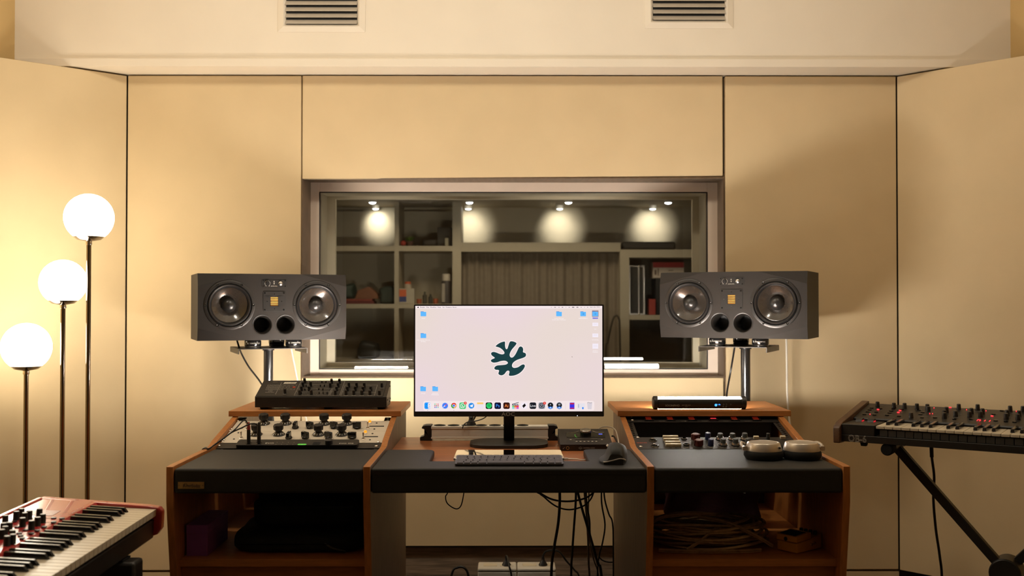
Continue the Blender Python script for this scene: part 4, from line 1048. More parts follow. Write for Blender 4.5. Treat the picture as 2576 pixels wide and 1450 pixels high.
MB().cyl((.014, 0, 0), (.030, 0, 0), .0026, 14, .0020).tube([(.026, 0, 0), (.038, .0, -.0005), (.055, .012, -.0045), (.075, .07, -.0095), (.080, .14, -.0095)], .0018, 8).build('lead', CABLEW, o)

kf = P(1143.8, 1174.8, 2.697); kr = P(1418.2, 1174.8, 2.697); kbk = P(1280, 1149, 2.805)
kw = (kr.x - kf.x) / 2
kz = ZP
tilt = math.atan2(.0085, .108)
KM = T((kf.x + kr.x) / 2, 2.697, kz + .0005)
kb = thing('computer_keyboard', 'low slate-grey computer keyboard on the padded desk edge', 'keyboard', KM)
kb.matrix_world = KM
KT = RX(math.atan2(.0075, .108))
MB(KT).prism(rrect(-kw, kw, 0, .108, .006, 4), .0005, .0060).build('case', KBASE, kb, bevel=.0012)
kp1 = {}
rowsk = [[1.25, 1.25, 1.25, 1.55, 6.6, 1.55, 1.25, 1.25, 1.25, 1.25], [1.6] + [1.18] * 11 + [2.3, 1.2], [1.9] + [1.15] * 11 + [1.25, 1.2, 1.2], [1.65] + [1.15] * 12 + [1.95], [1.2] * 13 + [1.9]]
D_ = MB(KT); tot = 2 * kw - .008; yy = .0045; kd = .0192
lab = ['', 'ASDFGHJKL', 'QWERTYUIOP', '1234567890', '']
for ri, row in enumerate(rowsk):
    u_ = tot / sum(row); x = -kw + .004
    for ci, wu in enumerate(row):
        wk = wu * u_; key = round(wk, 5)
        cx_ = x + wk / 2; x += wk
        Mk = KT @ T(cx_, yy + kd / 2, .0060)
        if key not in kp1:
            kp1[key] = MB().prism(rrect(-wk / 2 + .0011, wk / 2 - .0011, -kd / 2 + .0011, kd / 2 - .0011, .0016, 2), 0, .0022).build('key', KEYCAP, kb, bevel=.0005, seg=1); kp1[key].matrix_basis = Mk
        else: rep(kp1[key], Mk)
        if wu < 1.3:
            c = 'ZXCVBNM,.-'[ci - 1] if ri == 1 and 0 < ci < 11 else 'ASDFGHJKL*'[ci - 1] if ri == 2 and 0 < ci < 11 else 'QWERTYUIOP'[ci - 1] if ri == 3 and 0 < ci < 11 else '1234567890'[ci - 1] if ri == 4 and 0 < ci < 11 else ''
            if c: D_.text(c, .0062, T(cx_, yy + kd / 2, .0084))
            else: D_.bx(cx_ - .002, cx_ + .002, yy + kd / 2 - .0006, yy + kd / 2 + .0006, .0083, .0084)
        elif wu < 3: D_.bx(cx_ - .003, cx_ + .003, yy + kd / 2 - .0006, yy + kd / 2 + .0006, .0083, .0084)
    yy += kd
    if ri == 0: pass
D_.build('key_legends', GREYINK, kb, smooth=False)

# mouse: lofted hump
mp = P(1549, 1166, 2.735); MO = frame((mp.x + .001, 2.775, ZP), (math.cos(.10), -math.sin(.10), 0), (math.sin(.10), math.cos(.10), 0), (0, 0, 1))
ms = thing('computer_mouse', 'black sculpted computer mouse on the right of the padded desk edge', 'mouse', MO)
def sect(t):
    # t 0 rear (towards the room) .. 1 front
    y = -.058 + .118 * t
    hgt = .052 * (math.sin(PI * min(1, .10 + .80 * t ** .8)) ** .7) * (1 - .22 * t)
    wr = .037 * (1 - .10 * t) * (math.sin(PI * min(max(.5 * (.30 + t * 1.15), .12), .86)) ** .6)
    wl = .051 * (1 - .28 * t) * (math.sin(PI * min(max(.5 * (.26 + t * 1.1), .12), .84)) ** .6)
    return y, hgt, wr, wl
SEC = [(1, 0), (1, .25), (.97, .5), (.88, .70), (.70, .86), (.42, .96), (.1, 1), (-.18, .98), (-.34, .90), (-.44, .72), (-.52, .50), (-.62, .31), (-.78, .17), (-.94, .07), (-1, 0)]
SEC = [(p.x, p.y) for p in smooth_path([(a, b_, 0) for a, b_ in SEC], 2)]
ns, nn = 16, len(SEC); vs = []
for i in range(ns):
    y, hg, wr, wl = sect(i / (ns - 1))
    for a, b_ in SEC: vs.append(((wr if a > 0 else wl) * a, y, .006 + hg * max(b_, 0)))
fs = [(i * nn + j, i * nn + j + 1, (i + 1) * nn + j + 1, (i + 1) * nn + j) for i in range(ns - 1) for j in range(nn - 1)]
fs += [tuple(range(nn))[::-1], tuple(range((ns - 1) * nn, ns * nn))]
m = MB().add(vs, fs); m.build('shell', mat('mouse_shell', (.014, .014, .013), .6), ms)
bs = [sect(i / (ns - 1)) for i in range(ns)]
outl = [(w[2] * .97, w[0]) for w in bs] + [(-w[3] * .97, w[0]) for w in bs[::-1]]
MB().prism(outl, .0008, .0065).build('base', BLACKM, ms)
rim = [(-bs[0][3] * .99, -.0585, .0075), (-.022, -.0610, .0080), (-.004, -.0620, .0125), (.014, -.0610, .0170), (.027, -.0570, .0140), (bs[2][2] * 1.0, -.045, .008)]
tag(MB().tube([(a, b_, c_) for a, b_, c_ in rim], .0016, 8).build('grey_trim', STEEL, ms), 'thin grey trim line')
MB(T(-.0150, .000, .0405) @ RY(-.9)).lathe([(.0075, -.003), (.0075, .003)], 20, RX(PI / 2) @ RY(PI / 2)).build('thumb_wheel', STEEL, ms, bevel=.0006)
MB(T(.002, .045, .030)).lathe([(.010, -.0035), (.010, .0035)], 22, RY(PI / 2)).build('scroll_wheel', CHROME, ms, bevel=.0006)

# audio interface
i0, i1 = P(1409.4, 1118.5, 3.125), P(1541, 1118.5, 3.125)
zf, zk2, zbm = i0.z - ZD, P(1407, 1079.5, 3.283).z - ZD, P(0, 1140.5, 3.125).z - ZD
w = (i1.x - i0.x) / 2
ai = thing('desktop_audio_interface', 'dark desktop audio interface with a large silver volume dial', 'audio interface', T((i0.x + i1.x) / 2, 3.125, ZD))
MB().prism([(.004, .002), (0, zf - .002), (0, zf), (.158, zk2), (.158, .002)], -w, w, YZ).build('case', KBASE, ai, bevel=.0008)
MB().bx(-w + .002, w - .002, -.0008, .003, .0012, zf - .0035).build('front_plate', BLACKG, ai)
al = math.atan2(zk2 - zf, .158)
TM = ai.matrix_world.copy() if False else T((i0.x + i1.x) / 2, 3.125, ZD)
TP = frame((0, 0, zf + .0004), (1, 0, 0), (0, math.cos(al), math.sin(al)), (0, -math.sin(al), math.cos(al)))
AM = TM @ TP
def ga(a, b, h=0): return on(AM, 1390 + a / 12.086, 1060 + b / 12.086, h)
x, y = ga(1005, 425)
MB(TP @ T(x, y, 0)).lathe([(.0170, 0), (.0170, .0120), (.0001, .0120)], 40).build('dial_collar', BLACKG, ai, bevel=.0006)
MB(TP @ T(x, y, .0120)).lathe([(.0172, 0), (.0172, .0045), (.0160, .0058), (.0001, .0058)], 48).build('dial', STEEL, ai)
m = MB(TP)
x0, y0 = ga(430, 495); x1, y1 = ga(1565, 365); xm = x
m.bx(x0, x1, y0, y1, .0001, .0008); m.build('meter_glass', BLACKG, ai)
m = MB(TP); tubez = .0010
m.tube([(*ga(430, 357), tubez), (*ga(620, 357), tubez), (*ga(720, 335), tubez), (*ga(800, 310), tubez)], .0006, 5)
m.tube([(*ga(1565, 355), tubez), (*ga(1380, 355), tubez), (*ga(1290, 335), tubez), (*ga(1210, 310), tubez)], .0006, 5)
a, b_ = ga(680, 555); c_, _ = ga(1375, 555); m.bx(a, c_, b_ - .0010, b_ + .0010, 0, .0014)
m.build('trim_line', STEEL, ai)
pb = MB(TP).prism(rrect(-.0026, .0026, -.0022, .0022, .0008), 0, .0014)
pb = MB().prism(rrect(-.0026, .0026, -.0022, .0022, .0008), 0, .0014).build('push_button', WHITEPL, ai)
spread(pb, [TP @ T(*ga(a, b), 0) for a, b in ((548, 575), (1500, 573), (730, 628), (850, 627), (971, 627), (1092, 626), (1211, 625), (1332, 624))])
m = MB(TP)
for a, b in ((683, 418), (683, 440), (688, 460), (702, 478), (716, 492), (738, 500)): q = ga(a, b); m.bx(q[0] - .0012, q[0] + .0012, q[1] - .0008, q[1] + .0008, .0009, .0012)
m.build('level_light', LEDG, ai)
x0, y0 = ga(1405, 415); x1, y1 = ga(1510, 393); MB(TP).bx(x0, x1, y0, y1, .0009, .0012).build('display', flat('led_indigo', (.12, .16, .9), 1.0), ai)
FA = frame((0, -.0009, 0), (1, 0, 0), (0, 0, 1), (0, -1, 0))
def gf(a, b): p = P(1390 + a / 12.086, 1060 + b / 12.086, 3.124); return p.x - (i0.x + i1.x) / 2, p.z - ZD
x, y = gf(460, 820); MB(FA @ T(x, y, 0)).lathe([(.0050, 0), (.0050, .0012), (.0036, .0016), (.0034, .0002), (.0001, .0002)], 24).use(1).lathe([(.0034, .0004), (.0001, .0005)], 20).build('headphone_socket', [BRASS, BLACKM], ai)
m = MB(FA)
x, y = gf(345, 820); m.bx(x - .0035, x + .0035, y - .0003, y + .0003, 0, .0002, T(x, y, 0) @ RZ(.8) @ T(-x, -y, 0)); m.lathe([(.0013, 0), (.0001, .0002)], 10, T(*gf(325, 838), 0))
x, y = gf(850, 820); 
for sc_ in (1, .55): m.tube([(x - .0062 * sc_, y, .0002), (x, y + .0042 * sc_, .0002), (x + .0062 * sc_, y, .0002), (x, y - .0042 * sc_, .0002), (x - .0062 * sc_, y, .0002)], .0002, 4, sm=False)
m.text('UNIVERSAL AUDIO', .0048, T(*gf(1110, 820), .0002), sx=.85); m.build('lettering', GREYINK, ai, smooth=False)
ft = MB().bx(-.008, .008, 0, .006, 0, .0022).build('foot', RUBBER, ai); spread(ft, [T(x, y, 0) for x in (-w + .012, w - .012) for y in (.008, .14)])
cable('usb_cable', 'white cable arching over the back corner of the desktop audio interface', [P(1500, 1086, 3.292), P(1512, 1076, 3.30), P(1527, 1074, 3.30), P(1541, 1077, 3.29), P(1549, 1084, 3.27), P(1553, 1097, 3.24), P(1556, 1112, 3.20), P(1557, 1127, 3.16)], .0018, CABLEW)
cable('usb_cable', 'black cable running down the right side of the desktop audio interface', [P(1539, 1098, 3.262), P(1543, 1098, 3.258), P(1547, 1103, 3.235), P(1553, 1115, 3.19), P(1557, 1128, 3.16)], .0026, CABLEB)

# ================================================================ headphones
hx, hy = P(1961, 0, 2.826).x, 2.826
hp = thing('headphones', 'folded wireless headphones with champagne cups and black cushions on the right arm rest', 'headphones', T(hx, hy, ZP))
for sx, bx_ in ((-1, P(1916.5, 0, 2.826).x), (1, P(2011.5, 0, 2.826).x)):
    cx_ = bx_ - hx
    cs = MB(T(cx_, 0, 0)).lathe([(.040, 0), (.049, .002), (.0535, .010), (.0530, .019), (.0480, .0255), (.0001, .0255)], 48).build('ear_cushion', RUBBER, hp)
    MB(T(cx_, 0, 0)).lathe([(.0495, .0235), (.0498, .0250), (.0440, .0430), (.0425, .0450), (.0400, .0458), (.0392, .0452), (.0385, .0440), (.0380, .0440), (.0374, .0452), (.0001, .0462)], 56).build('ear_cup', SILVERHP, hp)
    yk = MB(T(cx_, 0, 0)); d_ = sx
    yk.prism(rrect(.000, .013, -.006, .006, .003), -.006, .007, frame((d_ * .0470, -.010, .030), (d_, 0, 0), (0, 0, 1), (0, 1, 0)))
    yk.tube([(d_ * .055, -.006, .031), (d_ * .058, .010, .036), (d_ * .052, .035, .040), (d_ * .040, .055, .032)], .0038, 10)
    yk.build('yoke', SILVERHP, hp, bevel=.0012)
MB(T(-.047 + .0, 0, 0)).cyl((.033, -.0330, .034), (.0335, -.0365, .0338), .0028, 16).build('charge_port', BLACKG, hp)
MB().tube([(-.080, .058, .028), (-.072, .085, .020), (-.030, .110, .014), (.030, .110, .014), (.072, .085, .020), (.080, .058, .028)], .0065, 10).build('headband', RUBBER, hp)

# ================================================================ floor lamp with three globes
LY = 3.60
fl = thing('floor_lamp', 'tall floor lamp with three lit white globes on chrome stems', 'floor lamp', T(P(150, 0, LY).x, LY, 0))
ox = P(150, 0, LY).x
MB().lathe([(.19, 0), (.19, .008), (.184, .012), (.0001, .012)], 48).build('base', BLACKMET, fl)
for (gx, gy, gr, bx_) in ((224, 548, 60, 215), (159, 711, 57, 151), (66.5, 873.5, 60, 63)):
    dy = 0
    g = P(gx, gy, LY); r = gr * LY / F
    zc_ = g.z; X = g.x - ox
    cut = -.80
    prof = [(max(.0001, r * math.sin(a)), r * -math.cos(a)) for a in [PI * k / 28 for k in range(29)] if -math.cos(a) > cut]
    MB(T(X, 0, zc_)).lathe(prof, 40).build('globe_shade', GLOBEM, fl)
    rr = r * .62
    st = MB().cyl((X, 0, .012), (X, 0, zc_ - r * 1.0), .0082, 20).build('stem', POLE, fl)
    MB(T(X, 0, zc_)).lathe([(.0001, -r * 1.0), (.010, -r * 1.0), (.012, -r * .985), (rr * .75, -r * .93), (rr, -r * .80), (rr * .98, -r * .785), (.0001, -r * .785)], 32).build('shade_holder', POLE, st)
    MB(T(X, 0, zc_ - r)).lathe([(.0105, -.012), (.0115, -.009), (.0105, .002)], 16).build('collar', CHROME, st)

# ================================================================ red stage piano, bottom left
tl = .05
MN = T(-.888, 2.675, .6215) @ RX(.018) @ RY(tl)
np_ = thing('stage_piano', 'red stage piano with black knobs at the lower left, keys facing the desk', 'keyboard instrument', MN)
Y1 = -1.262
KR = .163                                    # visible key length
PW = -.318
XZp = frame((0, 0, 0), (1, 0, 0), (0, 0, 1), (0, 1, 0))
# red end cheeks
ck = [(PW, .013), (-.03, .006), (-.007, .003), (.001, -.006), (.001, -.050), (-.009, -.066), (-.030, -.074), (PW, -.074)]
c0 = MB().prism(ck, -.004, .022, XZp).build('end_cheek', NORD, np_, bevel=.004, seg=3)
rep(c0, T(0, Y1 - .022, 0))
# panel housing with a rounded front edge
MB().prism([(PW, -.05), (PW, .012), (-KR - .016, .012), (-KR - .006, .010), (-KR, .003), (-KR, -.05)], Y1, -.0045, XZp).build('panel_housing', NORD, np_, bevel=.002, seg=3)
MB().bx(PW + .0, -.017, Y1, -.0045, -.074, -.026).build('bottom_shell', BLACKMET, np_, bevel=.003)
MB().bx(PW, PW + .012, Y1, -.004, .011, .016).build('rear_ridge', NORD, np_, bevel=.003)
pitch = .0236; nW = 52
wk = MB().bx(-KR, -.013, -pitch + .0012, -.0002, -.0175, 0).build('white_key', KEYW, np_, bevel=.0008)
spread(wk, [T(0, -.0055 - k * pitch, 0) for k in range(nW)])
bk = MB().add([(-KR, -.0055, -.003), (-.066, -.0055, -.003), (-.066, .0055, -.003), (-KR, .0055, -.003), (-KR, -.0047, .0125), (-.0770, -.0040, .0115), (-.0770, .0040, .0115), (-KR, .0047, .0125)],
              [(0, 3, 2, 1), (4, 5, 6, 7), (0, 1, 5, 4), (1, 2, 6, 5), (2, 3, 7, 6), (3, 0, 4, 7)]).build('black_key', KEYB, np_, bevel=.0012)
Ms = []; 
for k in range(1, nW):
    if (k % 7) in (2, 3, 4, 6, 0) and k > 1: Ms.append(T(0, -.0055 - k * pitch, 0))
spread(bk, Ms)
hN = .0122
def gn(a, b, h=hN): return on(MN, a / 5.6, 1240 + b / 5.6, h)
nk_ = MB().lathe([(.0078, 0), (.0072, .0010), (.0068, .018), (.0060, .0205), (.0001, .0205)], 20).build('knob', BLACKP, np_)
kp = [(300, 345), (225, 385), (410, 375), (345, 405), (552, 345), (598, 425), (526, 470), (315, 480), (440, 520), (72, 445), (128, 545), (45, 555), (68, 605), (20, 650), (170, 660), (175, 720), (95, 745)]
pts = [gn(*p) for p in kp] + [(-.30 + .028 * (i % 4), -.62 - .045 * (i // 4)) for i in range(20)]
spread(nk_, [T(x, y, hN) for x, y in pts])
nb = MB().lathe([(.0062, 0), (.0058, .0028), (.0001, .0034)], 16).build('button', mat('plum_button', (.035, .018, .03), .4), np_)
bp_ = [(757, 366), (875, 371), (755, 424), (622, 490), (525, 541), (440, 582), (362, 536), (245, 492), (270, 580), (290, 615), (315, 651), (200, 415), (585, 425)]
spread(nb, [T(*gn(*p), hN) for p in bp_])
q = [gn(*p) for p in ((400, 243), (860, 256), (735, 326), (270, 310))]
MB().poly(q, hN + .0004).build('display_window', NORDD, np_, smooth=False)
m = MB()
for k, (a, b) in enumerate(((455, 262), (480, 274), (440, 290), (500, 300))):
    for j in range(5): x, y = gn(a + j * 55, b); m.bx(x - .0008, x + .0008, y - .006, y + .002, hN + .0004, hN + .0006)
m.build('display_print', mat('display_print', (.5, .30, .24), .5, var=0), np_, smooth=False)
x, y = gn(1080, 250); MB().text('STAGE PIANO', .012, T(x, y, hN + .0003) @ RZ(-PI / 2)).build('lettering', mat('pink_ink', (.5, .12, .11), .5, var=0), np_, smooth=False)
m = MB()
for p, q_ in (((640, 360), (720, 366)), ((330, 590), (400, 570)), ((230, 530), (310, 535)), ((620, 420), (700, 424))):
    a = Vector((*gn(*p), hN + .0003)); b_ = Vector((*gn(*q_), hN + .0003)); m.tube([a, b_], .0004, 4, sm=False)
m.build('panel_lettering', WHITEINK, np_, smooth=False)
# its stand
ns_ = thing('keyboard_stand', 'black slab-legged stand under the red stage piano', 'stand', T(-1.04, 2.1, 0))
MB().bx(-.15, .160, -.0, .06, 0, .5370).build('leg', BLACKMET, ns_, bevel=.008)
MB().bx(-.15, .160, -.80, -.74, 0, .5230).build('leg', BLACKMET, ns_, bevel=.008)
MB().bx(-.10, -.06, -.74, 0, .38, .44).build('crossbar', BLACKMET, ns_, bevel=.004)
MB().bx(-.14, .13, -.795, -.745, .5230, .5275).build('rubber_rest', RUBBER, ns_, bevel=.001)
MB().bx(-.14, .13, .005, .055, .5370, .5415).build('rubber_rest', RUBBER, ns_, bevel=.001)
ns_.location.y = 2.46

# ================================================================ synthesizer with wooden cheeks, right
TH = math.radians(33.45)
e1 = Vector((math.cos(TH), -math.sin(TH), 0)); e2 = Vector((math.sin(TH), math.cos(TH), 0))
MO6 = frame(P(2203, 1072.5, 2.984), e1, e2, (0, 0, 1))
ob = thing('keyboard_synthesizer', 'black keyboard synthesizer with walnut cheeks and red lights on the right', 'synthesizer', MO6)
LW = .0235; NWK = 29; XR6 = NWK * LW + .012
ckp = [(-.022, -.054), (-.024, -.012), (-.020, -.006), (.012, .006), (.290, .044), (.312, .043), (.316, .036), (.316, -.050), (.02, -.056)]
c0 = MB().prism(ckp, -.116, -.0965, YZ).build('end_cheek', WALNUT, ob, bevel=.003, seg=3)
rep(c0, T(XR6 + .116, 0, 0))
MB().bx(-.096, XR6 - .0005, -.006, .31, -.050, -.030).build('bottom_shell', BLACKMET, ob, bevel=.001)
sl0, sl1 = (.128, .0085), (.308, .036)
MB().prism([(.128, -.03), (.128, .002), (.124, .004), sl0, sl1, (.310, .030), (.310, -.03)], -.096, XR6 - .0005, YZ).build('panel_housing', BLACKMET, ob, bevel=.001)
MB().bx(-.096, -.003, -.004, .128, -.0299, .0012).build('wheel_block', BLACKMET, ob, bevel=.0015)
MB().bx(XR6 - .010, XR6 - .0005, -.004, .128, -.0299, .0012).build('end_block', BLACKMET, ob, bevel=.001)
kbx = MB().bx(.001, LW - .0012, .004, .0060, -.0290, -.0105).build('key_support', mat('grey_key_support', (.040, .038, .034), .5), ob)
spread(kbx, [T(.0095 + k * LW, 0, 0) for k in range(NWK - 1)])
wk = MB().bx(.0006, LW - .0006, 0, .128, -.0040, 0).bx(.0006, LW - .0006, 0, .002, -.0075, -.0038).bx(.003, LW - .003, .004, .127, -.0085, -.0038).build('white_key', KEYW, ob, bevel=.0007)
spread(wk, [T(k * LW, 0, 0) for k in range(NWK)])
bk = MB().add([(-.0055, .040, -.003), (.0055, .040, -.003), (.0055, .128, -.003), (-.0055, .128, -.003), (-.0045, .044, .0100), (.0045, .044, .0100), (.0045, .128, .0115), (-.0045, .128, .0115)],
              [(0, 3, 2, 1), (4, 5, 6, 7), (0, 1, 5, 4), (1, 2, 6, 5), (2, 3, 7, 6), (3, 0, 4, 7)]).build('black_key', KEYB, ob, bevel=.0012)
spread(bk, [T(k * LW, 0, 0) for k in range(1, NWK) if (k % 7) in (1, 2, 4, 5, 6)])
al = math.atan2(sl1[1] - sl0[1], sl1[0] - sl0[0])
TPL = frame((0, sl0[0], sl0[1] + .0003), (1, 0, 0), (0, math.cos(al), math.sin(al)), (0, -math.sin(al), math.cos(al)))
M6 = MO6 @ TPL
def ka(a, b, h=0): return on(M6, 2090 + a / 10.3, 990 + b / 10.3, h)
def kc(a, b, h=0): return on(M6, 2330 + a / 10.36, 990 + b / 10.36, h)
kn = MB().lathe([(.0068, 0), (.0066, .0010), (.0058, .0150), (.0050, .0165), (.0001, .0170)], 20).build('knob', BLACKP, ob)
pts = [ka(1215, 355), ka(1640, 385), ka(1915, 390), ka(2235, 405), ka(2505, 420), ka(2530, 480), ka(2085, 640)] + \
      [kc(530, 500), kc(478, 580), kc(475, 650), kc(850, 420), kc(768, 600), kc(1180, 530), kc(1130, 620), kc(1342, 430), kc(1470, 540), kc(1420, 620), kc(2190, 470), kc(2115, 580), kc(2085, 670), kc(2420, 600), kc(2390, 690), kc(2520, 480)]
pts += [(x, y) for x, y in ((.44, .15), (.48, .15), (.52, .15), (.56, .15), (.60, .15), (.64, .15), (.45, .10), (.50, .10), (.55, .10), (.60, .10), (.645, .10), (.44, .05), (.53, .05), (.62, .05)) if x > .43]
spread(kn, [TPL @ T(x, y, 0) for x, y in pts])
bu = MB().prism(rrect(-.0055, .0055, -.0028, .0028, .0008), 0, .0022).build('button', BLACKG, ob)
bpt = [ka(1058, 390), ka(1285, 402), ka(1005, 435), ka(955, 487), ka(1180, 494), ka(868, 552), ka(1130, 566), ka(1620, 410), ka(1565, 465), ka(1520, 515), ka(1455, 575), ka(1845, 425), ka(1765, 600), ka(2280, 440), ka(2380, 500), ka(2325, 555), ka(2365, 635), kc(232, 642), kc(735, 680), kc(1170, 695), kc(1755, 548), kc(1810, 722), kc(1970, 460), kc(2075, 745), kc(2300, 755)]
spread(bu, [TPL @ T(x, y, 0) for x, y in bpt])
lb = MB().prism(rrect(-.0034, .0034, -.0015, .0015, .0006), 0, .0024).build('lit_button', LEDR, ob)
spread(lb, [TPL @ T(*p, 0) for p in (ka(1225, 427), ka(1795, 456), ka(1750, 504), kc(625, 378), kc(1715, 602))])
ld = MB().lathe([(.0015, 0), (.0014, .0018), (.0001, .0026)], 10).build('indicator_light', LEDR, ob)
spread(ld, [TPL @ T(*p, 0) for p in (ka(1017, 550), kc(203, 390), kc(93, 536), kc(163, 538), kc(1052, 434), kc(1558, 464), kc(2350, 476))])
x, y = kc(1500, 715)
m = MB(TPL)
def segm(a0, b0, a1, b1, w_=.0009):
    p, q = Vector((*kc(a0, b0), .0008)), Vector((*kc(a1, b1), .0008)); m.tube([p, q], w_, 6, sm=False)
segm(1322, 722, 1345, 695); segm(1345, 693, 1422, 700); segm(1390, 728, 1424, 702); segm(1512, 730, 1545, 708); segm(1640, 738, 1675, 712)
tag(m.build('display_digits', LEDR, ob), 'red lit digits')
m = MB(TPL)
for f, a, b, l in ((ka, 1140, 305, 18), (ka, 1300, 313, 70), (ka, 1760, 318, 90), (ka, 1985, 325, 140), (ka, 920, 523, 230), (ka, 1370, 545, 230), (ka, 1780, 562, 70), (ka, 885, 468, 25), (ka, 1010, 472, 50), (ka, 1105, 478, 30), (ka, 1225, 485, 60), (ka, 1160, 428, 25), (ka, 1275, 435, 55), (ka, 1580, 500, 50), (ka, 1680, 505, 30), (ka, 1810, 510, 50), (ka, 2205, 427, 40), (ka, 2330, 432, 30), (ka, 2260, 588, 280), (ka, 2400, 540, 70),
                   (kc, 40, 495, 230), (kc, 150, 607, 210), (kc, 685, 632, 160), (kc, 1090, 715, 150), (kc, 1150, 655, 110), (kc, 1720, 750, 160), (kc, 1785, 688, 100), (kc, 1805, 540, 60), (kc, 1770, 605, 60), (kc, 965, 467, 95), (kc, 1255, 480, 95), (kc, 2225, 525, 90), (kc, 670, 382, 70), (kc, 560, 585, 40), (kc, 850, 555, 70), (kc, 1335, 665, 110), (kc, 1470, 678, 220), (kc, 2165, 625, 60)):
    p, q = f(a, b), f(a + l, b + l * .035); m.tube([(*p, .0002), (*q, .0002)], .0005, 4, sm=False)
m.build('panel_lettering', GREYINK, ob, smooth=False)
wl = MB().lathe([(.0225, -.0095), (.0235, -.005), (.0235, .005), (.0225, .0095)], 32, RY(PI / 2)).build('control_wheel', BLACKP, ob, bevel=.001)
wp = [(-.070, .098, -.012), (-.036, .098, -.012)]
spread(wl, [T(*p) for p in wp])
m = MB()
for p in wp: m.bx(p[0] + .0098, p[0] + .0110, p[1] - .018, p[1] + .006, .0014, .0050)
m.build('wheel_light', LEDRD, ob)
d = MB(frame((-.051, -.0063, -.0405), (1, 0, 0), (0, 0, 1), (0, -1, 0)))
d.text('OB-6', .0285, sx=.84, outline=.011)
tag(d.build('name_lettering', WHITEINK, ob, smooth=False), 'outlined white model lettering')
sf = MB().prism([(-.010, 0), (.010, 0), (.007, -.011), (-.007, -.011)], .004, .02, frame((0, 0, -.050), (1, 0, 0), (0, 0, 1), (0, 1, 0))).build('foot', RUBBER, ob)
spread(sf, [T(-.036, 0, 0), T(XR6 - .04, 0, 0), T(-.036, .26, 0), T(XR6 - .04, .26, 0)])
# X stand
xo = MO6.translation.copy(); zt = MO6.translation.z - .050
XS = frame((xo.x, xo.y, 0), e1, e2, (0, 0, 1))
xs_ = thing('keyboard_stand', 'black X-shaped stand under the keyboard synthesizer on the right', 'stand', XS)
hubx, hubz = .325, .398; ya_ = .115
topz = zt - .020
xa = .030; xb = 2 * hubx - xa
ar = MB().cyl((0, .0, 0), (0, .27, 0), .0135, 18).build('support_arm', BLACKMET, xs_)
spread(ar, [T(xa, 0, topz + .004), T(xb, 0, topz + .004)])
cp_ = MB().lathe([(.0175, -.045), (.0178, -.005), (.0165, 0), (.0145, .002), (.0001, .002)], 26, RX(PI / 2)).build('end_cap', RUBBER, xs_)
cp_.matrix_basis = T(xa, .0, topz + .004)
rep(cp_, T(xb, .0, topz + .004))
def bar(x0, z0, x1, z1, y):
    d_ = Vector((x1 - x0, 0, z1 - z0)).normalized(); 
    return MB().bx(-.0125, .0125, -.0125, .0125, 0, math.hypot(x1 - x0, z1 - z0), Matrix.Translation((x0, y, z0)) @ Vector((d_.x, d_.y, d_.z)).to_track_quat('Z', 'Y').to_matrix().to_4x4())
k_ = (hubx - xa) / (topz - hubz)
bar(xa, topz, hubx + k_ * (hubz - .015) , .015, ya_).build('leg', BLACKMET, xs_, bevel=.002)
bar(xb, topz, hubx - k_ * (hubz - .015), .015, ya_ + .028).build('leg', BLACKMET, xs_, bevel=.002)
fb = MB().cyl((0, -.14, .0135), (0, .16, .0135), .0135, 16).build('foot_bar', BLACKMET, xs_)
spread(fb, [T(hubx + k_ * (hubz - .015), ya_, 0), T(hubx - k_ * (hubz - .015), ya_ + .028, 0)])
MB().cyl((hubx, ya_ - .030, hubz), (hubx, ya_ + .05, hubz), .042, 32).build('hub', BLACKMET, xs_, bevel=.004)
for k, (nm, pt) in enumerate((('black cable hanging from the keyboard synthesizer on the right', [(2343, 1122, 3.04), (2344, 1150, 3.05), (2350, 1200, 3.06), (2348, 1255, 3.07), (2354, 1330, 3.08), (2364, 1400, 3.09), (2370, 1470, 3.10), (2372, 1700, 3.1)]),)):
    m = MB().tube([P(*q) for q in pt], .0040, 8); m.tube([P(*pt[0]), P(*pt[1])], .0055, 10, sm=False); o = m.build('synthesizer_cable', CABLEB); tag(o, nm, 'cable')

